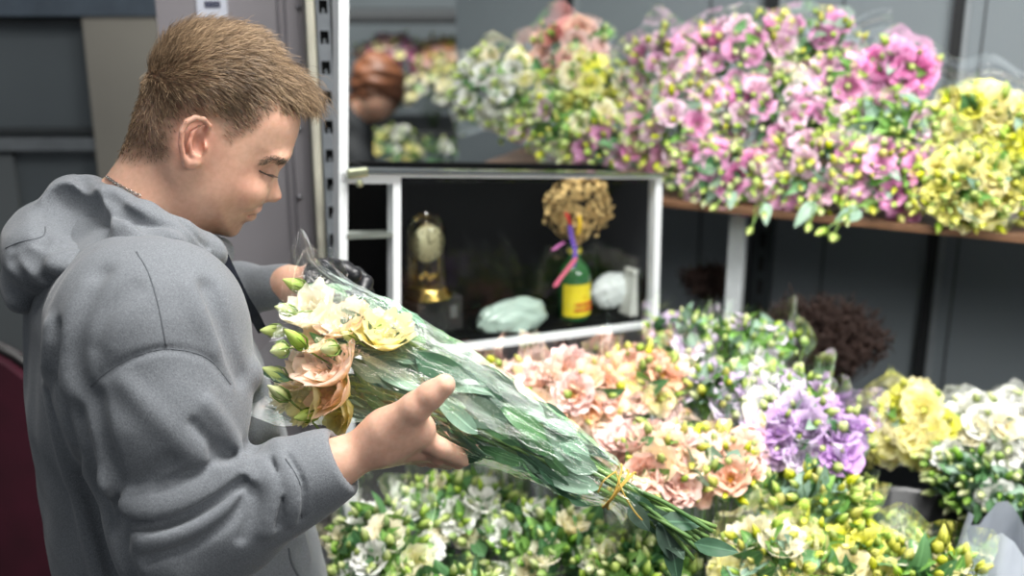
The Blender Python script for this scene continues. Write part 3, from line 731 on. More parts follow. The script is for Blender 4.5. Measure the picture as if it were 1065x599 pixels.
front = lambda Q: np.clip((Q[:, 0]-fu(225, 100)[0])/.06, 0, 1)
def hdir(Q):
    t = top(Q); fr = front(Q); back = np.clip((fu(165, 100)[0]-Q[:, 0])/.03, 0, 1)
    f = .75+.5*t-.9*back*(1-t); u = -.75+.95*t*(1-fr*.5)-.3*back
    return np.stack([f, u, np.sign(Q[:, 2])*(-.12)*t+.05*np.sin(Q[:, 0]*90)], 1)
def hlen(Q, r):
    dd = np.clip(-HAIRP(Q[:, 0], Q[:, 1]), 0, .06); bk = np.clip((fu(175, 100)[0]-Q[:, 0])/.02, 0, 1)*(1-top(Q)); return (.0022+.0095*np.clip(dd/.035, 0, 1)*(1-.65*bk)+.010*top(Q)*np.clip(dd/.02, 0, 1)+.026*np.clip((Q[:, 0]-fu(280, 70)[0])/.025, 0, 1)*np.clip((Q[:, 1]-fu(300, 120)[1])/.02, 0, 1))*r.uniform(.7, 1.25, len(Q))
NH = 9000 if FAST_GEO else 24000
at_root(add('hair', strands(NH, 2, hlen, .00042, mask, hdir, lambda Q: .22+.35*top(Q)+.1*front(Q)+.75*np.clip((Q[:, 0]-fu(290, 70)[0])/.02, 0, 1), 'hair'), man))
Qm = bco-2*np.clip(q[:, 2:3], None, 0)*SD
_bp = [p for p in (raydepth(sd_head, x, y) for x, y in ((274, 168.5), (280, 165.5), (287, 164.5), (293, 166), (297, 168))) if p is not None]
bm_ = pdist(Qm, _bp) < .0030
for bs_ in (1, -1): at_root(add('eyebrow', strands(420, 3, lambda Q, r: .006*r.uniform(.7, 1.2, len(Q)), .0003, bm_ & (q[:, 2]*bs_ > .004), lambda Q: np.tile([-.9, .05, 0], (len(Q), 1)), lambda Q: .1+0*Q[:, 0], 'eyebrow', 3, (0, .25)), man))
mb = MB()
for k in range(16):
    t = k/15; p = L(270+14*t, 177.5+4.5*math.sin(t*1.6), .0475-.011*t); p = raydepth(sd_head, 269.5+14*t, 177.5+4.5*math.sin(t*1.6)) if True else p
    if p is not None: mb.tube([p, p+FD*.003-UD*.002+SD*.001, p+FD*.007-UD*.0032+SD*.001], [.0009, .0006, .0002], 4, a=.0)
m = mb.me('eyelashes', HAIR, attr='v'); at_root(add('eyelashes', m, man))
# hoodie and hood
hv, hf = surface_nets(sd_hoodie, HO+np.array([-.45, -.5, -.80]), HO+np.array([.48, .45, .05]), .0045 if FAST_GEO else .0032)
hoodie = at_root(add('hoodie', big_mesh('hoodie', hv, hf, CLOTH), man)); hoodie['label'] = 'grey marl hooded sweatshirt'
def sub(o, par): o.parent = par; o.matrix_parent_inverse = Matrix(); return o
ov, of = surface_nets(sd_hood, HO+np.array([-.40, -.30, -.24]), HO+np.array([.12, .25, .05]), .004 if FAST_GEO else .0026)
add('hood', big_mesh('hood', ov, of, CLOTH), hoodie)
SEAMM = plain('seam_thread', S(96,100,105), .95)
def seam(pts, name='seam', r=.0008, sdf=sd_hoodie, mat=None, n=6):
    p = onsurf(sdf, pts, n)
    if len(p) > 2: MB().tube(p, r, 5).obj(name, mat or SEAMM, hoodie)
seam([(95,402),(110,388),(140,371),(175,363),(215,372),(240,400)]); seam([(142,262),(155,285),(165,320),(173,361)])
seam([(297,477),(312,503),(314,540)], 'cuff_seam'); seam([(300,570),(303,585),(310,599)], 'pocket_edge', .002)
seam([(6,258),(20,252),(44,246),(47,236)], sdf=sd_hood)
# necklace chain
ch = onsurf(lambda X: smin(sd_head(X), sd_inner(X), .02), [(106,180),(116,187.5),(128,195),(146,204)], 7)
if len(ch) > 4:
    mb = MB(); arr = spline(ch, 2, closed=False); far = [2*(HO+FD*((p-HO)@FD)+UD*((p-HO)@UD))-p for p in arr[::-1]] if False else []
    Lc = np.concatenate([[0], np.cumsum(np.linalg.norm(np.diff(arr, axis=0), axis=1))]); nL = int(Lc[-1]/.0032)
    for i in range(nL):
        t = (i+.5)/nL*Lc[-1]; k = min(np.searchsorted(Lc, t), len(arr)-1); p = arr[k-1]+(arr[k]-arr[k-1])*((t-Lc[k-1])/(Lc[k]-Lc[k-1]+1e-9)); T = arr[k]-arr[k-1]; T /= np.linalg.norm(T)
        nrm = SD if i % 2 else UD; sdv = np.cross(T, nrm); sdv /= np.linalg.norm(sdv)
        mb.tube([p+SD*.0026+UD*.0008+T*.0026*math.cos(a)+sdv*.0016*math.sin(a) for a in np.linspace(0, 2*math.pi, 9)[:-1]], .0006, 4, closed=True)
    at_root(mb.obj('necklace', plain('silver', S(190,188,184), .25, 1), man))['label'] = 'silver chain'
# dark strap down the chest
sp = [raydepth(lambda X: np.minimum(sd_hoodie(X), 9), x, y) for x, y in []]
st = [L(224, 266, .045), L(236, 290, .05), L(248, 312, .045), L(260, 330, .03), L(268, 345, .01)]
mb = MB(); vs = []; fs = []
for i, p in enumerate(st):
    wv = FD*.9*(.009-.0008*i)+UD*.25*.008
    for dx in (-1, 1):
        for dz in (-1, 1): vs.append(p+wv*dx+(SD*.8+FD*.3)*.0015*dz+FD*.006)
for i in range(len(st)-1):
    a = i*4; b = a+4; fs += [(a, a+1, b+1, b), (a+2, b+2, b+3, a+3), (a, b, b+2, a+2), (a+1, a+3, b+3, b+1)]
fs += [(0, 2, 3, 1), tuple(len(vs)-4+k for k in (0, 1, 3, 2))]
at_root(mb.put(vs, fs).obj('strap', plain('navy_webbing', S(22,27,42), .8, bump=.3, nscale=300), man, smooth=False))['label'] = 'narrow navy strap on the chest'
# glove on the left hand
def sd_glove(X):
    d = sd_lhand(X)-.0014; ax = FH-FA[3]; ax = ax/np.linalg.norm(ax); return smax(d, -((X-L(325, 293, -.063))@ax), .002)
gv, gf = surface_nets(sd_glove, L(348, 300, -.03)-.11, L(348, 300, -.03)+.11, .003 if FAST_GEO else .002)
at_root(add('glove', big_mesh('glove', gv, gf, GLOVE), man))['label'] = 'black glove on the left hand'
# trousers and shoes (below the frame)
hipc = L(200, 640, 0)
def foot(s): return np.array([HO[0], HO[1], 0])+SD*s-FD*.06
def sd_tr(X):
    d = inflate(X, TORSO, TW, .15, 2.3, -.008); d = smax(d, X[:, 2]-.86, .01)
    hp = np.array([HO[0], HO[1], .82])-FD*.03
    for s in (.1, -.1):
        d = smin(d, chain(X, [hp+SD*s, foot(s)+UD*.46+FD*.03, foot(s)+UD*.09], [.115, .078, .062], .02), .02)
    return d
tv, tf = surface_nets(sd_tr, HO+np.array([-.5, -.5, 0])-UD*(HO[2]-.04), HO+np.array([.5, .5, 0])-UD*(HO[2]-.9), .01)
at_root(add('trousers', big_mesh('trousers', tv, tf, plain('dark_denim', S(34,38,50), .9)), man))
for s in (.1, -.1):
    def sd_sh(X, s=s):
        b = foot(s); return smax(smin(cap(X, b+UD*.05+FD*.02, b+UD*.035+FD*.20, .05, .04), cap(X, b+UD*.06, b+UD*.1, .055, .05), .02), .002-X[:, 2], .004)
    b = foot(s); sv, sf = surface_nets(sd_sh, b-np.array([.2, .2, .0]), b+np.array([.35, .3, .2]), .008)
    at_root(add('shoe', big_mesh('shoe', sv, sf, plain('black_leather', S(22,22,24), .4)), man))
# ---------- the bouquet in his hands ----------
BQ = [(P(312, 352, 1.345), .094), (P(330, 362, 1.340), .090), (P(385, 375, 1.325), .070), (P(445, 400, 1.300), .0570), (P(500, 430, 1.285), .0520), (P(560, 461, 1.270), .040), (P(610, 491, 1.262), .031), (P(643, 509, 1.255), .0205), (P(662, 521, 1.252), .027)]
_ax = spline([b[0] for b in BQ], 6, closed=False); _rr = np.interp(np.linspace(0, 1, len(_ax)), np.linspace(0, 1, len(BQ)), [b[1] for b in BQ])
_len = np.concatenate([[0], np.cumsum(np.linalg.norm(np.diff(_ax, axis=0), axis=1))]); _TT = _len/_len[-1]
TIE = float(np.interp(6.95/8, np.linspace(0, 1, len(_ax)), _TT))
def axp(t): return np.array([np.interp(t, _TT, _ax[:, k]) for k in range(3)])
def axr(t): return float(np.interp(t, _TT, _rr))
def axt(t): d = axp(min(1, t+.02))-axp(max(0, t-.02)); return d/np.linalg.norm(d)
def frame(t):
    T = axt(t); u = np.array([0, 0, 1.])-T*T[2]; u /= np.linalg.norm(u); v = np.cross(T, u); return T, u, v
def around(t, a, k=1.0):
    T, u, v = frame(t); n = u*math.cos(a)+v*math.sin(a); return axp(t)+n*axr(t)*k, n, T
bq = empty('wrapped_bouquet', axp(TIE), 'bouquet of cream and pale peach lisianthus in clear cellophane, held by the man', 'bouquet')
def bo(o): o.matrix_parent_inverse = Matrix.Translation(-bq.location); return o
FILM_MAIN = film('clear_cellophane', scale=60, bump=.35, base=.008, rough=.045, dist=.006, fk=1.6, tint=(.965, .975, .97, 1))
vs = []; fs = []; m, n = 150, 190
from mathutils import noise as mnoise
for j in range(m+1):
    t = j/m
    for k in range(n+1):
        a = 2*math.pi*k/n
        pl = 1+(.020+.10*max(0, t-.70))*math.sin(9*a+4*t)+.018*math.sin(17*a-9*t)+.03*(1-t)*math.sin(5*a+6*t+1)+.012*math.sin(31*a+20*t)*(t > .3)
        tt = t
        if t < .1: tt = t-(.1-t)/.1*(.020*math.sin(3*a+1)+.012*math.sin(8*a+2))
        p, nn, T = around(max(0, tt), a, pl*1.02)
        if k == n: cr = cr0
        else:
            q3 = Vector((math.cos(a)*1.3, math.sin(a)*1.3, t*3.2)); vd = mnoise.voronoi(q3*2.6)[0]; cr = (vd[1]-vd[0])*.0042; vd = mnoise.voronoi(q3*6+Vector((3, 1, 7)))[0]; cr += (vd[1]-vd[0])*.0036
            if k == 0: cr0 = cr
        p = p+nn*(cr-.002)
        if t < .12:
            w = (.12-t)/.12; p = p-T*w*(.004+.050*max(0, math.cos(a+.15))**3)+nn*w*.012*math.sin(6*a)+nn*w*.022*max(0, math.cos(a))**3
        vs.append(p)
for j in range(m):
    for k in range(n): q0 = j*(n+1)+k; fs.append((q0, q0+1, q0+n+2, q0+n+1))
bo(MB().put(vs, fs).obj('cellophane_wrapper', FILM_MAIN, bq))['label'] = 'crinkled clear cellophane'
def strip(a0, a1, t0, t1, k, mat, name, label, w=.5):
    vs = []; fs = []; n_ = 60
    for j in range(n_+1):
        t = t0+(t1-t0)*j/n_
        for i in range(4):
            a = a0+(a1-a0)*i/3+.05*math.sin(9*t+i)+.12*math.sin(23*t)*t; vs.append(around(t, a, k+.02*math.sin(31*t+i*2)+.012*i)[0])
    for j in range(n_):
        for i in range(3): q_ = j*4+i; fs.append((q_, q_+1, q_+5, q_+4))
    o = bo(MB().put(vs, fs).obj(name, mat, bq)); o['label'] = label
FOLD = film('cellophane_overlap', scale=60, bump=.9, base=.10, rough=.16, dist=.01, fk=1.5, tint=(.93, .945, .94, 1))
_sg = 1 if frame(.4)[2]@SD > 0 else -1
strip(.15*_sg, .42*_sg, .0, .86, 1.045, FOLD, 'cellophane_fold', 'overlapped edge of the cellophane'); strip(.95*_sg, 1.12*_sg, .12, .84, 1.04, FOLD, 'cellophane_fold', 'crease of the cellophane')
LG, LD = leafmat('leaf_silver_green', S(70,96,80), S(134,160,140), .38), LEAF['deep']; R = random.Random(21)
bigleaf = [leaf_mb(40+i, L_, W_, b_, .18).me('leaf', mm, attr='v') for i, (L_, W_, b_, mm) in enumerate([(.072, .034, .25, LG), (.082, .036, .35, LG), (.062, .030, .15, LG), (.078, .032, .3, LD), (.060, .028, .2, LD), (.066, .026, .5, LEAF['mid'])])]
def put_leaf(me_, t, a, k, d, nn, roll, sc_):
    p, n2, T = around(t, a, k); bo(add('leaf', me_, bq, p+T*.034-nn*.003, qy(d, nn, roll), sc_))
longleaf = [leaf_mb(60+i, L_, W_, b_, .22).me('leaf', mm, attr='v') for i, (L_, W_, b_, mm) in enumerate([(.085, .027, .15, LG), (.095, .030, .25, LG), (.080, .024, .35, LEAF['grey']), (.090, .028, .2, LD), (.075, .022, .3, LEAF['mid']), (.085, .026, .4, LD)])]
for i in range(118):
    t = .13+.72*((i*.7548) % 1.0); a = i*2.39996+R.uniform(-.3, .3); p, nn, T = around(t, a); up_ = nn[2]*.8+nn@SD*.3
    pool = longleaf[:2]+bigleaf[:2] if up_ > .25 and R.random() < .6 else (longleaf[2:3]+longleaf[4:5]+bigleaf[5:] if R.random() < .45 else longleaf[3:]+bigleaf[3:5])  # upper side mostly gets paler leaves: light from above put into colour
    d = -T+np.cross(nn, T)*R.uniform(-.7, .7)*(1-.6*t)+nn*R.uniform(-.10, .10); put_leaf(R.choice(pool), t, a, R.uniform(.74, .94), d, nn, R.uniform(-.6, .6), R.uniform(.62, 1.05)*(.65+.35*min(1, axr(t)/.05)))
# blooms: side views, opening towards the mouth of the wrapper
BLM = [(324,322,1.295,1.30,'cream',(-.55,.65)), (357,333,1.280,1.25,'palepeach',(-.35,.85)), (401,345,1.265,1.3,'lemon',(.1,.85)), (330,350,1.272,1.15,'palepeach',(-.5,.7)), (343,380,1.255,1.4,'peach2',(-.5,.6)),
       (344,404,1.255,1.25,'peach2',(-.75,.25)), (320,418,1.275,1.25,'lemon',(-.8,.05)), (312,384,1.29,1.2,'palepeach',(-.7,.5)), (348,428,1.280,1.1,'lemon',(-.7,-.2)), (372,350,1.34,1.15,'cream',(-.3,.8)), (330,385,1.38,1.15,'cream',(-.5,.6)), (352,362,1.30,1.1,'palepeach',(-.4,.8)), (300,405,1.31,1.1,'cream',(-.8,.3))]
PET['peach2'] = petal('petal_cream_peach', S(230,224,150), S(254,240,212), S(253,224,208), .5, 1.05)
PET['palepeach'] = petal('petal_soft_peach', S(230,224,150), S(254,242,214), S(253,232,214), .5, 1.05); PET['lemon'] = petal('petal_soft_lemon', S(224,220,130), S(250,242,176), S(252,246,200), .5, 1.02)
PET['cream'] = petal('petal_soft_cream', S(220,222,150), S(252,246,214), S(254,248,226), .5, 1.05)
cupped = {}
for i, (px, py, Z, sz, c_, dr) in enumerate(BLM):
    k = (c_, i % 3)
    if k not in cupped: cupped[k] = bloom_mb(70+i, [.14, .22, .30][i % 3], 4, 1.0).me('bloom', PET[c_], attr='v')
    p = P(px, py, Z); p1 = P(px+dr[0]*20, py-dr[1]*20, Z-.012); d = p1-p; d /= np.linalg.norm(d)
    bo(add('bloom', cupped[k], bq, p-d*.02, qz(d, i), sz*.92))
for i, (px, py, Z) in enumerate([(308,324,1.28),(296,345,1.29),(300,362,1.27),(318,362,1.255),(300,415,1.27),(332,430,1.27),(352,362,1.255),(298,392,1.28),(372,355,1.27),(318,300,1.33)]):
    p = P(px, py, Z); d = P(px-14, py-5+R.uniform(-9, 9), Z-.01)-p; bo(add('bud', bud_me('lime' if i % 2 else 'pale', i % 4), bq, p, qz(d, i), R.uniform(.9, 1.25)))
for i in range(14):   # loose leaves near the mouth
    t = R.uniform(.03, .2); a = R.uniform(0, 6.28); p, nn, T = around(t, a, R.uniform(.55, .9))
    bo(add('leaf', R.choice(bigleaf), bq, p+T*.02, qy(-T+nn*R.uniform(-.1, .6), nn, R.uniform(-.5, .5)), R.uniform(.55, .85)))
# stems: through the tie and out
ends = [(741,553,1.232),(737,559,1.25),(733,566,1.24),(728,573,1.225),(745,548,1.25),(722,582,1.235),(715,577,1.26),(738,574,1.262),(730,550,1.265),(719,560,1.22)]
for i, e in enumerate(ends):
    a = i*2.4; pts = []
    for t, k in ((.10, .6), (.35, .55), (.62, .5), (TIE, .55)): pts.append(around(t, a, k)[0])
    pe = P(*e); pts.append(pts[-1]*.5+pe*.5+UD*.003); pts.append(pe)
    bo(MB().tube(spline(pts, 4, closed=False), .0025, 6).obj('stem', STEM, bq))
for i in range(16):   # leaves below the tie
    t = R.uniform(.0, .8); c = P(650+75*t, 513+55*t, 1.245+R.uniform(-.02, .03)); d = P(700+60*R.random(), 540+55*R.random(), 1.24)-c
    bo(add('leaf', R.choice(bigleaf[3:]+bigleaf[:1]), bq, c+UD*R.uniform(-.018, .008), qy(d, SD+UD*R.uniform(-.3, .9), R.uniform(-1, 1)), R.uniform(.45, .75)))
bo(add('leaf', bigleaf[3], bq, P(722, 565, 1.225), qy(P(765, 574, 1.22)-P(722, 565, 1.225), SD+UD*.4), .62))
# the tie: a few turns of raffia and two loose ends
raf = plain('yellow_raffia', S(196,160,70), .7); mb = MB()
for q_ in range(4):
    pts = []
    for k in range(25):
        a = 2*math.pi*k/24; pts.append(around(TIE-.012+.008*q_+.012*math.sin(a+q_), a, 1.10+.02*q_)[0])
    mb.tube(pts, .0011, 5)
bo(mb.obj('raffia_tie', raf, bq))
mb = MB(); mb.tube(spline([P(640, 489, 1.235), P(648, 512, 1.225), P(660, 532, 1.225), P(668, 541, 1.23)], 5, closed=False), .0009, 5); mb.tube(spline([P(641, 490, 1.235), P(628, 500, 1.23), P(622, 512, 1.235)], 5, closed=False), .0009, 5)
bo(mb.obj('raffia_end', raf, bq))
# ---------- the place ----------
def st(o): o['kind'] = 'structure'; return o
def PY(px, py, Y): r = ray(px, py); return CAM+r*(Y/r[1])
def pbox(name, mat, Y, x0, x1, y0, y1, th=.02, parent=None, bev=.002, ref=None):
    """a board facing the aisle, its front in the plane y = Y, with edges read at photo height ref"""
    yr = (y0+y1)/2 if ref is None else ref; a = PY(x0, yr, Y); b = PY(x1, yr, Y); zt = PY((x0+x1)/2, y0, Y)[2]; zb = PY((x0+x1)/2, y1, Y)[2]
    return MB().box((a[0], Y, zb), (b[0], Y+th, zt), bev).obj(name, mat, parent, smooth=False)
def obox(c, ex, ey, lo, hi, bev=0):
    M = Matrix(((ex[0], ey[0], 0, c[0]), (ex[1], ey[1], 0, c[1]), (0, 0, 1, c[2]), (0, 0, 0, 1))); return dict(lo=lo, hi=hi, bev=bev, M=M)
GW = plain('grey_painted_panel', S(112,118,120), .55, nscale=3, var=.06); GW2 = plain('dark_grey_panel', S(100,108,112), .5, nscale=3, var=.08)
fl = st(MB().box((-3, -.6, -.05), (3.5, 6.2, 0)).obj('floor', plain('concrete_floor', S(60,60,60), .8, nscale=6, bump=.2), smooth=False))
st(MB().box((-3, 5.6, 0), (3.5, 5.7, 3)).obj('wall_far', plain('far_wall_paint', S(104,112,116), .7, nscale=2), smooth=False))
# left background wall, a rail, a beam and a pale board
wl = 2.75
a = PY(-120, 300, wl)[0]; b = PY(190, 300, wl)[0]
st(MB().box((a-.6, wl, 0), (b, wl+.05, 2.8)).obj('wall_left', GW2, smooth=False))
st(pbox('trim_1', plain('blue_grey_beam', S(92,104,116), .4), wl-.06, -200, 200, -6, 17, .06))
st(pbox('trim_2', plain('pale_rail', S(128,134,138), .4), wl-.04, -200, 105, 144, 157, .04)); st(pbox('trim_3', plain('shadow_rail', S(70,74,76), .5), wl-.025, -200, 105, 134, 139, .025))  # pale rail with a thin darker grey rail above it
st(pbox('trim_4', plain('cream_board', S(158,154,144), .7, nscale=2), wl-.05, 101, 176, 15, 330, .04)); st(pbox('trim_5', plain('dark_rail_b', S(60,64,66), .5), wl-.03, -200, 100, 20, 25, .03))  # cream board; thin dark grey rail under the beam
st(pbox('trim_6', GW, wl-.02, -200, 60, 160, 900, .02))
# lavender-grey door leaf with its pale edge, beside the slotted post
DW = plain('lavender_grey_door', S(142,138,142), .38, nscale=2, var=.05); dY = 2.02
d = st(pbox('door_1', DW, dY, 174, 322, -260, 1000, .045, ref=150))
for x in (296, 303): sub_ = pbox('seam', plain('door_seam', S(112,109,114), .5), dY-.004, x, x+2.5, -255, 990, .006, ref=150); sub_.parent = d
mb = MB()
for y in (7, 66, 134, 205): p = PY(311, y, dY-.002); mb.lathe([(.0001, .004), (.004, .003), (.005, 0)], 12, Matrix.Translation(V(p)) @ Matrix.Rotation(math.pi/2, 4, 'X'))
mb.obj('rivet', plain('rivet_steel', S(150,150,155), .3, 1), d)
sk = MB().box(tuple(PY(206, 19, dY)-np.array([0, .003, 0])), tuple(PY(235, -12, dY)+np.array([0, .001, 0]))).obj('notice', plain('white_paper', S(206,210,222), .7, nscale=4), None, smooth=False); tag(sk, 'small white paper notice stuck on the grey door', 'notice')
ink = plain('dark_ink', S(40,44,72), .7); mb = MB()
for k in range(4): a = PY(213+4.2*k, 8, dY-.0042); b = PY(216+4.2*k, 1, dY-.0034); mb.box(tuple(np.minimum(a, b)), tuple(np.maximum(a, b)))
t_ = mb.obj('printed_mark', ink, sk, smooth=False)
st(pbox('trim_7', plain('cream_door_edge', S(222,218,200), .5), dY-.03, 325, 331.5, -260, 1000, .05, ref=150))
# slotted upright post
pY = 1.86; steel = plain('galvanised_steel', S(150,156,162), .35, .35, nscale=30); dark = plain('slot_dark', S(14,15,17), .8)
pr = empty('slotted_post', PY(342, 300, pY)*np.array([1, 1, 0]), 'galvanised steel upright with a row of keyhole slots left of the white cabinet frame', 'rack post')
x0, x1 = PY(334, 150, pY)[0], PY(351, 150, pY)[0]; w_ = x1-x0; px0 = pr.location
mb = MB(); sl = w_*.27
mb.box((x0-px0.x, 0, 0), (x0-px0.x+w_*.5-sl, .0025, 2.75)); mb.box((x1-px0.x-w_*.5+sl, 0, 0), (x1-px0.x, .0025, 2.75)); mb.box((x0-px0.x, 0, 0), (x0-px0.x+.0025, .03, 2.75)); mb.box((x1-px0.x-.0025, 0, 0), (x1-px0.x, .03, 2.75))
z = 0; pitch = PY(342, 7, pY)[2]-PY(342, 39, pY)[2]; zref = PY(342, 23, pY)[2]; k0 = zref-pitch*int(zref/pitch)
while z < 2.75:
    zz = k0+pitch*round((z-k0)/pitch); 
    mb.box((x0-px0.x+w_*.5-sl, 0, zz-pitch*.28), (x0-px0.x+w_*.5+sl, .0024, zz+pitch*.28)); mb.box((x0-px0.x+w_*.5-.0012, 0.0, zz+pitch*.28), (x0-px0.x+w_*.5+.0012, .002, zz+pitch*.45)); z += pitch
mb.obj('slotted_face', steel, pr, smooth=False)
MB().box((x0-px0.x+.004, .012, 0), (x1-px0.x-.004, .028, 2.75)).obj('post_core', dark, pr, smooth=False)
# burgundy chair behind the man
ch = empty('upholstered_chair', (-1.12, 1.95, 0), 'burgundy upholstered chair with a dark rim at the left behind the man', 'chair')
bur = plain('burgundy_velvet', S(64,12,32), .9, nscale=12, var=.25, bump=.3); blk = plain('black_frame', S(20,18,20), .4)
def shield(w, z0, z1, y, th):
    pts = [(-w, z0)]+[(-w*math.cos(a)**.8 if math.cos(a) > 0 else w*abs(math.cos(a))**.8, z1-.17+.17*math.sin(a)) for a in np.linspace(0, math.pi, 17)]+[(w, z0)]
    vs = [(x, y, z) for x, z in pts]+[(x, y+th, z) for x, z in pts]; n = len(pts); fs = [tuple(range(n)), tuple(range(2*n-1, n-1, -1))]+[(i, i+n, (i+1) % n+n, (i+1) % n) for i in range(n)]
    return MB().put(vs, fs), pts
zt = PY(10, 353, 1.95)[2]; m_, pts = shield(.27, .5, zt, 0, .07); o = m_.obj('backrest', bur, ch, smooth=False)
MB().tube([(x*1.02, .035, z+.004) for x, z in pts], .012, 8).obj('back_rim', blk, ch)
MB().box((-.27, -.42, .42), (.27, .06, .52), .03).obj('seat', bur, ch, smooth=False)
for x in (-.23, .23):
    for y in (-.38, .04): MB().tube([(x, y, 0), (x, y, .43)], [.014, .018], 8).obj('leg', blk, ch)
# ---------- the rack: yawed frame ----------
OR = PZ(690, 208, 1.26); e2 = PZ(1065, 245, 1.26)-OR; ER = e2/np.linalg.norm(e2); NB = np.array([-ER[1], ER[0], 0.]); ZR = np.array([0, 0, 1.])
def RP(px, py, off): r = ray(px, py); t = ((OR+NB*off-CAM)@NB)/(r@NB); return CAM+r*t
def tr(p): return float((p-OR)@ER)
def rbox(mb, t0, t1, o0, o1, z0, z1, bev=0): k = obox((OR[0], OR[1], 0), ER, NB, (t0, o0, z0), (t1, o1, z1), bev); return mb.box(k['lo'], k['hi'], k['bev'], k['M'])
tw0 = tr(RP(476, 150, .64)); WO = .64
st(rbox(MB(), tw0, 2.0, WO, WO+.06, 0, 2.9).obj('wall_back', plain('cool_grey_wall', S(122,131,136), .5, nscale=2.5, var=.05), smooth=False))
seamm = plain('panel_gap', S(24,27,30), .6); lts = plain('panel_lip', S(138,145,149), .4)
for i, (px, w) in enumerate(((988, .022), (798, .03), (592, .02))):
    t = tr(RP(px, 100, WO)); st(rbox(MB(), t-w/2, t+w/2, WO-.02, WO, 0, 2.9).obj('trim_%d' % (20+i), seamm, smooth=False)); st(rbox(MB(), t+w/2+.002, t+w/2+.014, WO-.012, WO, 0, 2.9).obj('trim_%d' % (30+i), lts, smooth=False))
for i, px in enumerate((1015, 870, 735)): t = tr(RP(px, 100, WO)); st(rbox(MB(), t-.0015, t+.0015, WO-.003, WO, 0, 2.9).obj('trim_%d' % (40+i), seamm, smooth=False))
# upper shelf board
tb0 = tr(RP(470, 160, .05))
wood = plain('brown_wood_board', S(104,74,52), .6, nscale=14, var=.3, stretch=(1, 1, 8), bump=.2)
sh = rbox(MB(), tb0, 1.55, 0, .58, 1.246, 1.26, .002).obj('shelf_board', wood, smooth=False); tag(sh, 'long brown wooden shelf board carrying the upper row of flowers', 'shelf')
ts = tr(RP(766, 270, .10)); wp = plain('white_coated_steel', S(196,202,204), .4)
o = rbox(MB(), ts-.016, ts+.016, .085, .115, 0, 1.246, .003).obj('shelf_post', wp, smooth=False); tag(o, 'white steel post under the upper shelf right of the cabinet', 'post')
ts2 = tr(RP(792, 270, .42)); pp = empty('slotted_upright', OR+ER*ts2+NB*.42-ZR*OR[2], 'dark slotted steel upright at the back wall behind the white post', 'rack post')
mb = MB(); M2 = Matrix(((ER[0], NB[0], 0, 0), (ER[1], NB[1], 0, 0), (0, 0, 1, 0), (0, 0, 0, 1))); mb.box((-.022, 0, 0), (.022, .03, 1.236), .002, M2); mb.obj('channel', plain('dark_steel', S(72,78,82), .35, .7), pp, smooth=False)
mb = MB()
for k in range(18): mb.box((-.006, -.002, .25+k*.055), (.006, .001, .285+k*.055), 0, M2)
mb.obj('slot', dark, pp, smooth=False)
# stepped bench for the buckets
BENF, BENB = .44, .55; black = plain('black_plastic', S(20,22,24), .35, nscale=8); bench = plain('dark_bench', S(46,48,50), .7)
bt = empty('display_bench', OR*np.array([1, 1, 0]), 'low stepped dark bench under the buckets of flowers', 'bench'); R0 = Matrix.Translation(-bt.location)
for nm, o0, o1, zt in (('front_step', -.80, -.28, BENF), ('back_step', -.28, .60, BENB)):
    o = rbox(MB(), -.45, 1.5, o0, o1, zt-.04, zt, .004).obj(nm, bench, bt, smooth=False); o.matrix_parent_inverse = R0
for t in (-.4, 1.42):
    for oo in (-.78, -.32, .5):
        o = rbox(MB(), t, t+.05, oo, oo+.05, 0, (BENF if oo < -.28 else BENB)-.04).obj('leg', bench, bt, smooth=False); o.matrix_parent_inverse = R0
# ---------- white-framed glazed cabinet ----------
YL, YR = 1.75, 2.12
cTL, cBL, cTR, cBR = PY(356, 179, YL), PY(356, 376, YL), PY(688, 184, YR), PY(684, 337, YR)
ex = cTR-cTL; exh = np.array([ex[0], ex[1], 0]); CWd = np.linalg.norm(exh); exh /= CWd; nbk = np.array([-exh[1], exh[0], 0.])
def CP(px, py, off=0.): r = ray(px, py); o = cTL+nbk*off; t = ((o-CAM)@nbk)/(r@nbk); return CAM+r*t
cab = empty('display_cabinet', cBL*np.array([1, 1, 0]), 'white framed glass cabinet with a black back holding the clock and bottle', 'cabinet'); CI = Matrix.Translation(-cab.location)
white = plain('white_aluminium', S(224,228,230), .3, nscale=6, var=.03)
def prism(mb, quad, d0, d1):
    q = [np.asarray(p) for p in quad]; vs = [p+nbk*d0 for p in q]+[p+nbk*d1 for p in q]; return mb.put(vs, [(0, 1, 2, 3), (7, 6, 5, 4), (0, 4, 5, 1), (1, 5, 6, 2), (2, 6, 7, 3), (3, 7, 4, 0)])
def cpart(mb, name, mat, smooth=False): o = mb.obj(name, mat, cab, smooth=smooth); o.matrix_parent_inverse = CI; return o
def quadpx(x0, y0, x1, y1, x2, y2, x3, y3, off=0): return [CP(x0, y0, off), CP(x1, y1, off), CP(x2, y2, off), CP(x3, y3, off)]
cpart(prism(MB(), quadpx(354, 180, 689, 183, 689, 186, 354, 184), 0, .02), 'top_rail', white)
cpart(prism(MB(), quadpx(354, 184, 417, 184, 417, 191, 354, 191), 0, .02), 'corner_plate', white)
cpart(prism(MB(), quadpx(409, 191, 417, 191, 417, 371, 409, 372), 0, .02), 'mullion', white)
cpart(prism(MB(), quadpx(682.5, 184, 689, 184, 684.5, 340, 679, 340), 0, .02), 'side_frame', white)
cpart(prism(MB(), quadpx(354, 376, 683, 335.5, 683, 340, 354, 383), 0, .02), 'bottom_rail', white)
cpart(prism(MB(), quadpx(352, -220, 364, -220, 361, 383, 353, 383), 0, .02), 'side_post', white)
cpart(prism(MB(), quadpx(360, 244, 409, 243, 409, 247, 360, 249), .0, .03), 'middle_rail', plain('brushed_rail', S(150,158,150), .3, .7))
chrome = plain('chrome', S(200,202,200), .15, 1)
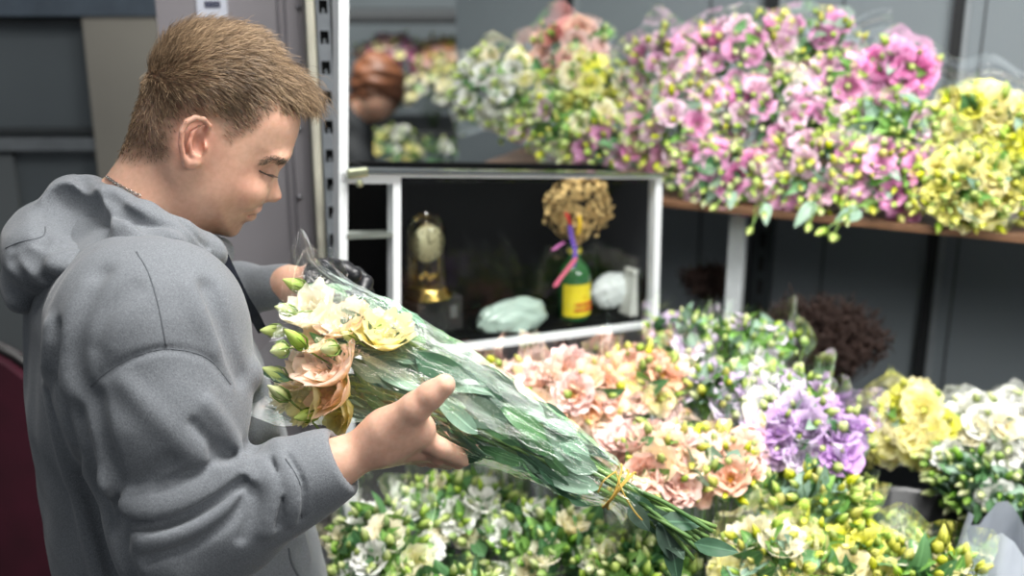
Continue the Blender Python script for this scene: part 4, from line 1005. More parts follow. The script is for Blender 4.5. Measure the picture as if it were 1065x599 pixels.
cpart(prism(MB(), quadpx(362, 175, 690, 179.5, 690, 182.5, 362, 179), -.012, .012), 'chrome_rail', chrome)
mb = MB(); p = CP(372, 181, -.016); M3 = Matrix.Translation(V(p)) @ Matrix(((exh[0], nbk[0], 0, 0), (exh[1], nbk[1], 0, 0), (0, 0, 1, 0), (0, 0, 0, 1)))
mb.box((-.016, -.003, -.006), (.018, .008, .008), .003, M3); mb.lathe([(.0001, .006), (.005, .005), (.006, 0)], 14, M3 @ Matrix.Translation((.0, -.004, -.014)) @ Matrix.Rotation(math.pi/2, 4, 'X')); cpart(mb, 'latch', plain('brass_latch', S(176,180,150), .3, .9))
# the black compartment: back, side, floor, roof
bb = plain('black_lining', S(7,8,9), .7, nscale=5, spec=.08); dD = .17
A_, B_, C_, D_ = CP(415, 185), CP(684, 186), CP(681, 337), CP(415, 366)
cpart(prism(MB(), [A_, B_, C_, D_], dD, dD+.008), 'back_panel', bb)
def slab(a, b, up, d1=dD, th=.006):
    u = np.array([0, 0, th]) if up else exh*th; vs = [a, b, b+nbk*d1, a+nbk*d1]; return MB().put(vs+[v+u for v in vs], [(0, 1, 2, 3), (7, 6, 5, 4), (0, 4, 5, 1), (1, 5, 6, 2), (2, 6, 7, 3), (3, 7, 4, 0)])
cpart(slab(D_+nbk*.02, C_+nbk*.02, True, dD-.02), 'floor_panel', bb)
cpart(slab(A_+nbk*.02-exh*.004, D_+nbk*.02-exh*.004, False, dD-.02), 'side_panel', bb); cpart(slab(B_+nbk*.02-exh*.006, C_+nbk*.02-exh*.006, False, dD-.02), 'side_panel', bb)
def glassmat(name, tint, base, fk=.9):
    t = NT(name); g = t.n('ShaderNodeBsdfGlossy'); g.inputs['Roughness'].default_value = .02; tr_ = t.n('ShaderNodeBsdfTransparent'); tr_.inputs[0].default_value = tint
    f = t.n('ShaderNodeFresnel'); f.inputs[0].default_value = 1.45; m = t.n('ShaderNodeMath', operation='MULTIPLY_ADD', use_clamp=True); t.l(f.outputs[0], m.inputs[0]); m.inputs[1].default_value = fk; m.inputs[2].default_value = base
    x = t.n('ShaderNodeMixShader'); t.l(m.outputs[0], x.inputs[0]); t.l(tr_.outputs[0], x.inputs[1]); t.l(g.outputs[0], x.inputs[2]); return t.done(x)
PANE = glassmat('cabinet_glass', (.98, .99, .985, 1), 0, .22)
cpart(prism(MB(), quadpx(362, -210, 688, -210, 690, 180, 362, 174), .004, .008), 'clear_mirror_pane', PANE)  # mirror made clear; what it reflects is built behind it
cpart(prism(MB(), quadpx(417, 190, 683, 189, 680, 337, 417, 369), .006, .010), 'lower_pane', PANE)
# legs to the ground so that it stands
for px in (358, 684):
    q_ = CP(px, 376 if px < 400 else 339); o = MB().box((q_[0]-.010, q_[1]+.002, (BENB if (q_-OR)@NB > -.28 else BENF)+.001), (q_[0]+.010, q_[1]+.022, q_[2]+.002)).obj('leg', white, cab, smooth=False); o.matrix_parent_inverse = CI
# things in the cabinet; the floor of the black compartment at (px, off)
def CF(px, off):
    a, b = D_+nbk*off, C_+nbk*off; r = CP(px, 345, off); k = ((r-a)@exh)/((b-a)@exh); return a+(b-a)*k+np.array([0, 0, .0065])
def item(name, px, off, label, cat, group=None): return empty(name, CF(px, off), label, cat, group)
RZ = Matrix(((exh[0], nbk[0], 0, 0), (exh[1], nbk[1], 0, 0), (0, 0, 1, 0), (0, 0, 0, 1)))
def pxm(n, p): return n*((p-CAM)@np.array([0, CS, -SN]))/F_PX
# black box under the clock
bxo = item('storage_box', 450, .085, 'black box under the glass domed clock in the cabinet', 'box'); hb = pxm(36, CF(447, .085))
MB().box((-.045, -.03, 0), (.045, .03, hb), .002, RZ).obj('body', plain('matt_black_card', S(26,28,30), .6), bxo, smooth=False); MB().box((.018, -.032, hb*.4), (.032, -.0295, hb*.75), 0, RZ).obj('catch', plain('grey_catch', S(80,84,84), .5), bxo, smooth=False)
ck = empty('anniversary_clock', CF(447, .085)+ZR*(hb+.001)-exh*.003, 'gold clock under a clear glass dome in the cabinet', 'clock'); u_ = pxm(1, CF(447, .085))
gold = plain('polished_brass', S(206,176,100), .22, 1); gl2 = glassmat('dome_glass', (.96, .97, .95, 1), .02)
MB().lathe([(.0001, 0), (26*u_, 0), (26*u_, 3*u_), (22*u_, 6*u_), (22*u_, 9*u_), (19*u_, 12*u_), (.0001, 12*u_)], 36).obj('base', gold, ck)
MB().lathe([(20*u_, 12*u_), (20*u_, 68*u_)]+[(20*u_*math.cos(a), (68+20*math.sin(a))*u_) for a in np.linspace(.15, math.pi/2-.01, 9)], 36).obj('glass_dome', gl2, ck)
for x in (-14, 14): MB().tube([(x*u_*exh[0], x*u_*exh[1], 12*u_), (x*u_*exh[0], x*u_*exh[1], 42*u_)], 1.0*u_, 8).obj('pillar', gold, ck)
MF = RZ @ Matrix.Translation((0, -4*u_, 56*u_)) @ Matrix.Rotation(math.pi/2, 4, 'X'); fc = MB().lathe([(.0001, 1.5*u_), (18*u_, 1.5*u_), (19*u_, 0), (19*u_, -3*u_), (.0001, -3*u_)], 32, MF).obj('dial', plain('gilt_dial', S(214,206,168), .4, .1), ck)
mb = MB()
for k in range(12): an = k*math.pi/6; c, s_ = math.cos(an), math.sin(an); mb.tube([MF @ Vector((13*u_*c, 13*u_*s_, 1.8*u_)), MF @ Vector((16*u_*c, 16*u_*s_, 1.8*u_))], .6*u_, 4)
mb.tube([MF @ Vector((0, 0, 2*u_)), MF @ Vector((8*u_, 4*u_, 2*u_))], .6*u_, 4); mb.tube([MF @ Vector((0, 0, 2*u_)), MF @ Vector((-2*u_, 12*u_, 2*u_))], .6*u_, 4); mb.obj('dial_mark', plain('dark_numerals', S(96,84,50), .5), fc)
mb = MB(); mb.tube([(0, 0, 26*u_), (0, 0, 40*u_)], .5*u_, 6)
for k in range(4): an = k*math.pi/2+.4; mb.lathe([(.0001, -4*u_), (3*u_, -2.6*u_), (4*u_, 0), (3*u_, 2.6*u_), (.0001, 4*u_)], 10, Matrix.Translation((7*u_*math.cos(an), 7*u_*math.sin(an), 20*u_))); mb.tube([(0, 0, 26*u_), (7*u_*math.cos(an), 7*u_*math.sin(an), 20*u_)], .6*u_, 5)
mb.obj('pendulum', gold, ck)
mb = MB()
for k in range(5): x = (-8+4*k)*u_; mb.lathe([(.0001, 0), (1.6*u_, 1*u_), (.4*u_, 7*u_-abs(k-2)*1.3*u_)], 8, RZ @ Matrix.Translation((x, 0, 74*u_-abs(k-2)*1.5*u_)))
mb.obj('crest', gold, ck)
# bottle with a yellow label, a dried hydrangea and ribbons in it
bo_ = item('glass_bottle', 596, .07, 'green glass bottle with a yellow label in the cabinet', 'bottle'); ub = pxm(1, CF(596, .07)); bg = plain('green_bottle_glass', S(44,92,52), .12, nscale=5, coat=.6)
MB().lathe([(.0001, 0), (16*ub, 0), (17*ub, 2*ub), (17*ub, 48*ub), (14*ub, 56*ub), (8*ub, 62*ub), (6.5*ub, 66*ub), (6.5*ub, 78*ub), (5*ub, 78*ub), (5*ub, 60*ub)], 28).obj('glass_body', bg, bo_)
lab = MB(); vs = []; fs = []
for j in range(2):
    for k in range(17): an = math.radians(-75+150*k/16); v = Vector((17.6*ub*math.sin(an), -17.6*ub*math.cos(an), (6+j*34)*ub)); vs.append(RZ @ v)
for k in range(16): fs.append((k, k+1, k+18, k+17))
lb = lab.put(vs, fs).obj('label', plain('yellow_label', S(226,206,40), .6), bo_)
mb = MB()
for row, (z_, n_) in enumerate(((27, 1), (19, 8), (13, 9))):
    for k in range(n_):
        an = math.radians((k-(n_-1)/2)*8.5); h_ = 3.2 if row else 2; p = [RZ @ Vector((18.1*ub*math.sin(an), -18.1*ub*math.cos(an), (z_+q)*ub)) for q in (-h_/2, h_/2)]; mb.tube(p, 1.1*ub if k % 3 else .7*ub, 4)
mb.obj('label_lettering', plain('red_ink', S(196,48,32), .6), lb)
MB().lathe([(7*ub, 70*ub), (7.4*ub, 71*ub), (7.4*ub, 74*ub), (7*ub, 75*ub)], 20).obj('neck_ring', plain('yellow_ring', S(214,196,60), .5), bo_)
dh = empty('dried_hydrangea', V(CF(596, .07)+ZR*62*ub), 'dried tan hydrangea head standing in the green bottle', 'dried flower'); tan = plain('dried_tan_petals', S(206,176,118), .85, nscale=60, var=.3)
MB().tube([(0, 0, -.02), (2*ub, 0, 20*ub), (5*ub, 0, 40*ub)], [2.5*ub, 4.5*ub, 5*ub], 8).obj('stem', plain('dried_stem', S(190,150,96), .8), dh)
rr_ = random.Random(9); mb = MB(); vs = []; fs = []
for k in range(520):
    z_ = rr_.uniform(-1, 1); a = rr_.uniform(0, 6.28); r_ = math.sqrt(1-z_*z_); sc_ = rr_.uniform(.78, 1.03)*(1+.08*math.sin(5*a+3*z_)); c = Vector((5*ub+38*ub*r_*math.cos(a)*sc_, 24*ub*r_*math.sin(a)*sc_, 55*ub+32*ub*z_*sc_)); s_ = rr_.uniform(2.4, 4.2)*ub
    n = Vector((r_*math.cos(a), r_*math.sin(a), z_))+Vector([rr_.uniform(-.6, .6) for _ in range(3)]); q_ = qz(n, rr_.uniform(0, 6)); b = len(vs)
    vs += [c+q_ @ Vector(v) for v in ((s_, 0, s_*.3), (0, s_, s_*.25), (-s_, 0, s_*.3), (0, -s_, s_*.25), (0, 0, -s_*.1))]; fs += [(b, b+1, b+4), (b+1, b+2, b+4), (b+2, b+3, b+4), (b+3, b, b+4)]
hd_ = mb.put([RZ @ v for v in vs], fs).obj('flower_head', tan, dh, smooth=False)
def ribbon(name, col, pts, w, label):
    q_ = spline(pts, 5, closed=False); vs = []; fs = []; n = len(q_)
    for i, p in enumerate(q_):
        wd = exh*w*(1 if 0 < i < n-1 else .5)
        for dd in (0, .0012): vs += [p-wd-nbk*dd, p+wd-nbk*dd]
    for i in range(n-1): a = i*4; b = a+4; fs += [(a, a+1, b+1, b), (a+2, b+2, b+3, a+3), (a, b, b+2, a+2), (a+1, a+3, b+3, b+1)]
    o = MB().put(vs, fs).obj(name, plain(label.split()[0]+'_ribbon', col, .5), smooth=False); tag(o, label, 'ribbon', None); return o
ribbon('ribbon', S(112,80,180), [CP(592, 232, .025), CP(594, 245, .03), CP(598, 262, .03), CP(596, 278, .03)], 2.6*ub, 'purple curling ribbon hanging over the dried hydrangea')
ribbon('ribbon', S(226,110,140), [CP(599, 268, .025), CP(590, 280, .025), CP(582, 290, .025), CP(577, 298, .025)], 3.2*ub, 'pink ribbon end hanging left of the bottle neck')
ribbon('ribbon', S(222,180,40), [CP(602, 224, .02), CP(603, 234, .02), CP(601, 244, .025)], 2.2*ub, 'yellow ribbon on the dried hydrangea')
ribbon('ribbon', S(190,36,40), [CP(588, 221, .02), CP(591, 227, .02), CP(593, 234, .025)], 2.2*ub, 'short red ribbon on the dried hydrangea')
ribbon('ribbon', S(214,120,190), [CP(586, 252, .03), CP(580, 256, .03), CP(575, 260, .03)], 3*ub, 'lilac pink ribbon left of the hydrangea stem')
# white folded cloth, white carton, crumpled clear bag
def crumple(name, c, r, mat, label, cat, seed, amp=.35, parent=None):
    import bmesh
    bm = bmesh.new(); bmesh.ops.create_icosphere(bm, subdivisions=4, radius=1); r_ = np.random.default_rng(seed); K = r_.normal(size=(9, 3))*3.2; ph = r_.uniform(0, 6, 9)
    for v in bm.verts:
        n = np.array(v.co); k = 1+amp*sum(abs(math.sin(K[i]@n+ph[i])) for i in range(9))/9*1.4-amp*.6
        v.co = RZ @ Vector((n[0]*r[0]*k, n[1]*r[1]*k, max(-r[2]*.9, n[2]*r[2]*k)))
    me = bpy.data.meshes.new(name); bm.to_mesh(me); bm.free(); me.materials.append(mat); me.polygons.foreach_set('use_smooth', [False]*len(me.polygons)); o = add(name, me, parent, c); 
    if label: tag(o, label, cat)
    return o
crumple('folded_cloth', CP(636, 302, .09), (.044, .022, .034), plain('white_cotton', S(196,202,202), .8, nscale=10), 'white crumpled cloth between the green bottle and the white carton', 'cloth', 3)
cbx = item('carton', 660, .06, 'white upright carton at the right end of the cabinet', 'carton'); uc = pxm(1, CF(660, .06)); wc = plain('white_card', S(212,214,208), .6)
vs = [(-15, -9, 0), (15, -9, 0), (15, 9, 0), (-15, 9, 0), (-9, -7, 44), (11, -7, 44), (11, 7, 44), (-9, 7, 44)]; vs = [RZ @ Vector([c*uc for c in v]) for v in vs]
MB().put(vs, [(0, 3, 2, 1), (4, 5, 6, 7), (0, 1, 5, 4), (1, 2, 6, 5), (2, 3, 7, 6), (3, 0, 4, 7)]).obj('body', wc, cbx, smooth=False); MB().box((-10*uc, -8*uc, 44*uc), (12*uc, 8*uc, 49*uc), .001, RZ).obj('lid', wc, cbx, smooth=False); MB().box((2*uc, -9.4*uc, 12*uc), (8*uc, -8.2*uc, 24*uc), 0, RZ).obj('print', plain('grey_print', S(110,114,116), .6), cbx, smooth=False)
crumple('plastic_bag', CP(533, 331, .05), (.066, .030, .032), plain('pale_green_plastic', S(166,186,176), .25, nscale=12), 'pale green crumpled plastic bag on the cabinet floor', 'bag', 8)
# ---------- mirror reflection built as a real aisle behind the pane: a stooping woman ----------
wz = 4.0
def W_(px, py, dz=0): return P(px, py, wz+dz)
def sd_wo(X):
    hc = W_(392, 92); d = ell(X, hc, np.eye(3), (.074, .085, .095))
    d = smin(d, ell(X, W_(392, 112, -.02), np.eye(3), (.048, .055, .045)), .03); d = smin(d, ell(X, W_(396, 121, -.04), np.eye(3), (.014, .016, .010)), .012)
    return smin(d, cap(X, W_(380, 108), W_(366, 130), .05, .05), .03)
hv_, hf_ = surface_nets(sd_wo, W_(388, 105)-.25, W_(388, 105)+.25, .009)
wom = empty('person', (W_(372, 150)[0], W_(372, 150)[1], 0), 'woman with brown hair in a dark jacket stooping in the reflected aisle, modelled behind clear glass', 'person'); WI = Matrix.Translation(-wom.location)
me = big_mesh('body', hv_, hf_, SKIN); cattr(me, 'col', np.tile(S(206,156,128)[:3], (len(hv_), 1))); o = add('body', me, wom); o.matrix_parent_inverse = WI
def sd_wh(X):
    d = ell(X, W_(393, 88, .02), np.eye(3), (.096, .112, .115)); d = smin(d, ell(X, W_(378, 112, .03), np.eye(3), (.06, .08, .06)), .03)
    d = smax(d, -ell(X, W_(388, 127, -.07), np.eye(3), (.03, .06, .026)), .01); q_ = np.sin(X[:, 0]*60+X[:, 2]*95)+np.sin(X[:, 2]*140+X[:, 1]*50); return d+.0022*q_
hv_, hf_ = surface_nets(sd_wh, W_(388, 100)-.25, W_(388, 100)+.25, .007); o = add('hair', big_mesh('hair', hv_, hf_, plain('auburn_hair', S(122,74,46), .5, nscale=30, var=.35, stretch=(.3, .3, 2))), wom); o.matrix_parent_inverse = WI
def sd_wj(X):
    b = W_(372, 150); hip = np.array([b[0]-.02, b[1]+.15, .80])
    d = chain(X, [W_(364, 128, .02), W_(348, 190, .08), hip], [.085, .15, .17], .05); d = smin(d, chain(X, [W_(366, 140, -.02), W_(372, 205, -.12), W_(398, 262, -.25)], [.055, .055, .045], .02), .03)
    d = smin(d, cap(X, hip, hip-UD*.25+FD*.0, .17, .19), .04); d = d+.004*np.sin(X@np.array([30, 20, 60.])); return d
hv_, hf_ = surface_nets(sd_wj, np.array([-1.1, 3.3, .45]), np.array([.0, 4.6, 1.5]), .014); o = add('jacket', big_mesh('jacket', hv_, hf_, plain('black_jacket', S(20,24,28), .8)), wom); o.matrix_parent_inverse = WI; o['label'] = 'dark jacket'
b_ = W_(372, 150)
for s_ in (-.09, .09):
    o = MB().tube([(b_[0]+s_-.02, b_[1]+.15, .62), (b_[0]+s_-.01, b_[1]+.12, .42), (b_[0]+s_-.02, b_[1]+.16, .06)], [.085, .062, .05], 12).obj('trouser_leg', plain('dark_trousers', S(30,32,38), .9), wom); o.matrix_parent_inverse = WI
    o = MB().tube([(b_[0]+s_-.02, b_[1]+.19, .04), (b_[0]+s_-.01, b_[1]+.06, .035), (b_[0]+s_, b_[1]-.03, .03)], [.04, .04, .028], 10).obj('shoe', blk, wom); o.matrix_parent_inverse = WI
# a stand for the flowers of the reflected aisle
ft = empty('flower_stand', (-.3, 4.62, 0), 'dark two-tier flower stand in the reflected aisle', 'stand')
for z_, nm in ((1.02, 'lower_shelf'), (1.46, 'upper_shelf')): MB().box((-.45, -.17, z_-.03), (.5, .3, z_), .004).obj(nm, bench, ft, smooth=False)
for x in (-.44, .47): MB().box((x, .26, 0), (x+.03, .29, 1.46)).obj('leg', bench, ft, smooth=False); MB().box((x, -.16, 0), (x+.03, -.13, 1.0)).obj('leg', bench, ft, smooth=False)
# ---------- bunches ----------
G1 = 'lisianthus bunches on the upper shelf'
FACE = np.array([-.25, -.85, .45])
def Zf(px): return 2.24-(px-690)*.00070
def ub_(label, px, py, rx, ry, bl, nb, bd, nd, lf, nl, dz=.05, axz=.28, wrap=True, seed=1, bsz=1.0, budsz=1.0, layers=3, axx=-.30, **k):
    Z = Zf(px)+dz*.6; u = Z/F_PX; nd = int(nd*1.25); nl = int(nl*1.45); nb = int(nb*.85)
    bunch(label, P(px, py, Z), (axx, -.85, axz), rx*u, ry*u, min(rx, ry)*u*.95, .34, bl, nb, bd, nd, lf, nl, group=G1, wrap=wrap, seed=seed, bsz=bsz, budsz=budsz, layers=layers, facing=FACE, **k)
BRT, MID, GRY = ['bright', 'mid'], ['mid', 'bright', 'grey'], ['grey', 'mid']
ub_('white lisianthus bunch with green buds, leftmost on the shelf behind the glass', 514, 92, 52, 46, ['white', 'cream'], 22, ['pale', 'lime'], 40, BRT, 22, dz=.28, seed=11)
ub_('salmon pink bunch highest behind the glass', 590, 48, 46, 34, ['salmon', 'rose', 'peach'], 18, ['lime', 'pale'], 16, BRT, 14, dz=.34, seed=12)
ub_('pale yellow bunch in the middle behind the glass', 606, 90, 52, 34, ['lemon', 'yellow', 'cream'], 15, ['yellow', 'lime'], 40, BRT, 22, dz=.20, seed=13)
ub_('lime budded bunch trailing low behind the glass with one blush bloom', 590, 132, 62, 34, ['cream', 'blush'], 6, ['lime', 'yellow', 'pale'], 80, BRT, 34, dz=.12, seed=14)
ub_('magenta pink bunch right above the cabinet rail', 640, 150, 58, 30, ['magenta', 'pink'], 16, ['lime', 'yellow'], 40, MID, 18, dz=.10, seed=15)
ub_('light pink bunch standing right of the salmon one', 690, 75, 50, 50, ['pink', 'blush'], 19, ['lime', 'pale', 'yellow'], 46, BRT, 20, dz=.18, seed=16)
ub_('mauve pink bunch whose top reaches highest over the white post', 772, 62, 56, 52, ['pink', 'blush', 'pink'], 20, ['lime', 'pale', 'yellow'], 44, BRT, 18, dz=.16, seed=17)
ub_('tall sprig of lime buds with pink blooms at the top edge of the photo', 842, 40, 52, 30, ['pink', 'magenta'], 8, ['lime', 'yellow'], 28, MID, 20, dz=.20, seed=18)
ub_('blush and pink bunch above the right end of the cabinet', 712, 132, 62, 52, ['blush', 'pink'], 21, ['lime', 'pale', 'yellow'], 62, MID, 22, dz=.04, seed=19)
ub_('pink bunch in the middle of the pile over the white post', 806, 124, 64, 48, ['blush', 'pink', 'magenta'], 21, ['lime', 'pale'], 62, MID, 22, dz=.04, seed=20)
ub_('deep pink bunch of tight ruffled heads near the cellophane folds', 934, 72, 38, 34, ['magenta', 'pink', 'magenta'], 26, ['lime'], 8, MID, 10, dz=.12, seed=21, bsz=.8, layers=4)
ub_('pale pink bunch half hidden behind the middle of the pile, under the deep pink one', 872, 92, 40, 36, ['blush', 'pink'], 14, ['lime', 'pale'], 30, MID, 16, dz=.14, seed=29)
ub_('low pink bunch resting on the front edge left of the post', 752, 180, 58, 32, ['pink', 'blush', 'magenta'], 14, ['pale', 'lime'], 50, MID, 22, dz=-.01, seed=22)
ub_('pink bunch drooping buds over the board edge right of the post', 850, 180, 64, 38, ['pink', 'magenta', 'blush'], 15, ['lime', 'yellow'], 66, GRY, 26, dz=-.03, seed=23)
ub_('green budded bunch with few blooms between pink and yellow', 925, 132, 60, 32, ['blush'], 3, ['green', 'lime', 'lime'], 76, ['bright', 'grey'], 36, dz=.02, seed=24, budsz=.85)
ub_('magenta and blush bunch low beside the yellow ones', 928, 185, 56, 38, ['magenta', 'blush', 'pink'], 15, ['lime', 'yellow'], 44, MID, 20, dz=-.04, seed=25)
ub_('bright yellow bunch uppermost at the right edge', 1022, 122, 52, 32, ['yellow', 'lemon'], 24, ['yellow', 'lime'], 24, BRT, 14, dz=.04, seed=26)
ub_('yellow bunch with many buds lowest at the right edge', 1014, 194, 60, 40, ['yellow', 'lemon'], 20, ['yellow', 'lime'], 72, ['bright', 'grey'], 26, dz=-.05, seed=27)
ub_('yellow and lime bunch half cut by the right frame edge', 1082, 165, 44, 56, ['yellow'], 12, ['yellow', 'lime'], 50, ['bright', 'grey'], 30, dz=.0, seed=28)
# reflected aisle: its bunches built behind the pane
def fb(label, px, py, rx, ry, bl, nb, bd, nd, lf, nl, Z=4.45, seed=1, bsz=1.0):
    u = Z/F_PX; bunch(label, P(px, py, Z), (0, -.5, .85), rx*u, ry*u, rx*u*.7, .30, bl, nb, bd, nd, lf, nl, group='flower bunches in the reflected aisle', wrap=False, seed=seed, bsz=bsz, budsz=1.2, layers=2)
fb('blurred pink and peach bunch in the reflected aisle, leftmost at the top', 408, 48, 40, 26, ['pink', 'rose', 'cream'], 40, ['lime', 'pale'], 22, BRT, 14, seed=41)
fb('blurred apricot bunch in the reflected aisle right of the pink one', 464, 50, 38, 24, ['apricot', 'rose', 'lemon'], 36, ['yellow', 'lime'], 18, BRT, 14, seed=42)
fb('blurred white bunch in the reflected aisle below the apricot one', 448, 86, 44, 24, ['white', 'cream'], 36, ['pale', 'lime'], 30, BRT, 20, seed=43)
fb('blurred white and green bunch beside the reflected woman', 408, 148, 34, 32, ['white', 'lemon'], 18, ['pale', 'lime'], 36, BRT, 26, seed=44)
fb('blurred green bunch right of the white and green one in the reflected aisle', 450, 158, 38, 26, ['white'], 4, ['pale', 'green'], 30, MID, 40, seed=45)
fb('blurred tall green bunch of the reflected aisle in the narrow cabinet opening', 405, 275, 10, 40, ['lemon'], 4, ['lime'], 24, BRT, 26, Z=4.1, seed=46)
# lower tiers
def zb(c): o = (c-OR)@NB; return (BENB if o > -.30 else BENF)
bkm = {}
def bucket(c, r, h=.26, label=None):
    b = empty('flower_bucket', c, label or 'black bucket on the bench', 'bucket', 'black flower buckets on the bench')
    MB().lathe([(.0001, 0), (r*.78, 0), (r*.8, .005), (r, h), (r*1.06, h), (r*1.06, h-.012), (r*1.0, h-.014)]+[(r*.97, h-.004), (r*.77, .008), (.0001, .008)], 28).obj('body', black, b)
    return b
def lbn(label, px, py, Z, rx, ry, bl, nb, bd, nd, lf, nl, seed=1, ax=(-.05, -.30, .95), grp='bunches standing in buckets', wrap=True, bk=True, bsz=1.0, budsz=1.0, rz=.8, L0=None, **k):
    if grp in (GL, GY): nb = int(nb*.58); nl = min(100, int(nl*1.7)); nd = int(nd*1.1)
    c = P(px, py, Z); u = Z/F_PX; a = np.array(ax)/np.linalg.norm(ax); base = zb(c)+.015; Lh = (c[2]-base)/a[2] if L0 is None else L0
    r = bunch(label, c, ax, rx*u, ry*u, min(rx, ry)*u*rz, Lh, bl, nb, bd, nd, lf, nl, group=grp, wrap=wrap, seed=seed, bsz=bsz, budsz=budsz, facing=(-.1, -.6, .8), **k)
    if bk:
        q_ = c-a*Lh; q_[2] = base-.014; o = (c-OR)@NB; bucket(q_, .070, label='black bucket under the '+label.split(' with')[0].split(',')[0].split(' at ')[0].split(' below')[0].split(' in ')[0])
    return r
GL = 'white lisianthus bunches at the bottom'; GP = 'peach and pink lisianthus bunches'; GV = 'lilac lisianthus bunches'; GY = 'yellow lisianthus bunches at the bottom right'
lbn('white and lime bunch at the bottom under the cuff', 392, 560, 1.72, 58, 62, ['white', 'cream', 'white'], 18, ['lime', 'pale', 'green'], 46, BRT, 50, seed=51, grp=GL)
lbn('white and lime bunch with small open blooms under the hand', 478, 522, 1.85, 66, 46, ['white', 'cream'], 19, ['lime', 'pale', 'green'], 60, BRT, 54, seed=52, grp=GL)
lbn('white bunch with a broad bloom under the middle of the wrapper', 575, 555, 1.76, 66, 56, ['white', 'cream'], 17, ['lime', 'pale', 'green'], 60, BRT, 54, seed=53, grp=GL)
lbn('lime budded bunch under the tied end of the bouquet', 668, 592, 1.68, 56, 46, ['cream'], 5, ['lime', 'pale'], 60, BRT, 50, seed=54, grp=GL)
lbn('green and white bunch cut by the bottom edge, nearest the post', 470, 620, 1.62, 70, 40, ['white', 'cream'], 12, ['lime', 'pale'], 40, BRT, 40, seed=55, grp=GL)
lbn('peach bunch in cellophane left behind the bouquet', 528, 398, 1.80, 48, 48, ['peach', 'rose', 'palepeach'], 20, ['yellow', 'lime'], 10, MID, 14, seed=61, grp=GP)
lbn('peach bunch right behind the middle of the bouquet', 594, 400, 1.76, 54, 56, ['peach', 'apricot', 'palepeach', 'rose'], 23, ['yellow', 'lime'], 14, MID, 16, seed=62, grp=GP, bsz=1.1)
lbn('apricot bunch farthest back beside the corner of the cabinet', 666, 385, 1.90, 50, 42, ['apricot', 'peach', 'lemon'], 17, ['yellow', 'lime'], 30, MID, 18, seed=63, grp=GP)
lbn('rose pink bunch with big open blooms above the bouquet end', 684, 470, 1.66, 60, 52, ['rose', 'palepeach', 'rose', 'peach'], 20, ['yellow', 'lime'], 22, MID, 20, seed=64, grp=GP, bsz=1.15)
lbn('pale pink bunch with yellow buds between rose and lilac', 752, 475, 1.68, 42, 50, ['rose', 'peach'], 10, ['yellow', 'lime'], 34, GRY, 22, seed=65, grp=GP)
lbn('green bunch with few lilac blooms beside the cabinet corner', 715, 345, 2.06, 44, 34, ['lilac', 'mauve'], 7, ['lime', 'pale'], 30, ['bright', 'grey', 'mid'], 74, seed=71, grp=GV, budsz=.9)
lbn('green feathery budded bunch in front of the white post', 785, 352, 2.02, 50, 34, ['mauve'], 4, ['pale', 'lime'], 34, ['bright', 'grey', 'bright'], 84, seed=72, grp=GV, budsz=.9)
lbn('green bunch with lilac and yellow buds in front of the feathery one', 752, 400, 1.88, 46, 42, ['lilac', 'mauve'], 6, ['yellow', 'lime', 'pale'], 30, ['bright', 'grey'], 60, seed=73, grp=GV)
lbn('violet and white lisianthus bunch at the centre right', 842, 440, 1.76, 62, 50, ['lilac', 'violet', 'mauve', 'lilac'], 21, ['lime', 'pale'], 28, GRY, 22, seed=74, grp=GV, bsz=1.15)
lbn('lilac bunch with one white bud in front of the dried brown flowers', 815, 402, 1.84, 48, 34, ['mauve', 'lilac', 'white'], 9, ['pale', 'lime'], 26, BRT, 24, seed=75, grp=GV)
lbn('yellow bunch at the bottom right of the bouquet stems', 795, 575, 1.60, 54, 44, ['lemon', 'cream', 'lemon'], 16, ['yellow', 'lime'], 30, MID, 26, seed=81, grp=GY, bsz=1.1)
lbn('lime and yellow budded bunch below the violet blooms', 850, 512, 1.70, 62, 40, ['lemon'], 3, ['lime', 'yellow'], 50, MID, 34, seed=82, grp=GY, budsz=1.1)
lbn('yellow bunch dense with blooms at the bottom edge', 885, 575, 1.62, 62, 52, ['yellow', 'lemon'], 20, ['yellow', 'lime'], 48, BRT, 24, seed=83, grp=GY, bsz=1.1)
lbn('lime budded yellow bunch beside the white bag', 965, 590, 1.60, 54, 46, ['lemon', 'cream'], 10, ['lime', 'yellow'], 40, BRT, 30, seed=84, grp=GY, budsz=1.1)
# bunches lying on the back step at the right
GX = 'bunches lying on the right of the bench'
def lie(label, px, py, Z, rx, ry, ax, L_, bl, nb, bd, nd, lf, nl, seed, **k):
    u = Z/F_PX; bunch(label, P(px, py, Z), ax, rx*u, ry*u, min(rx, ry)*u*.8, L_, bl, nb, bd, nd, lf, nl, group=GX, seed=seed, facing=(-.3, -.6, .6), **k)
lie('yellow bunch lying in a sleeve behind the black bucket', 940, 440, 1.98, 50, 44, (-.75, -.35, .35), .34, ['yellow', 'lemon', 'lemon'], 20, ['yellow', 'lime'], 14, MID, 10, 91, bsz=1.15)
lie('white bunch lying right of the yellow one', 1012, 448, 1.94, 44, 40, (-.75, -.35, .35), .34, ['white', 'white', 'cream'], 17, ['pale'], 14, GRY, 10, 92, bsz=1.1)
lie('white bunch lying at the right edge, partly out of the photo', 1062, 440, 2.0, 40, 34, (-.6, -.4, .4), .30, ['white'], 13, ['pale'], 10, GRY, 12, 93, bsz=1.1)
lie('bunch of narrow green buds below the white blooms', 1010, 503, 1.84, 62, 34, (-.7, -.5, .3), .36, ['white'], 2, ['green', 'pale'], 60, ['grey', 'mid'], 60, 94, wrap=False, budsz=.9)
bucket(P(945, 560, 1.86)*np.array([1, 1, 0])+np.array([0, 0, BENF+.001]), .10, .42, label='tall black bucket between the violet and the narrow green bunches')
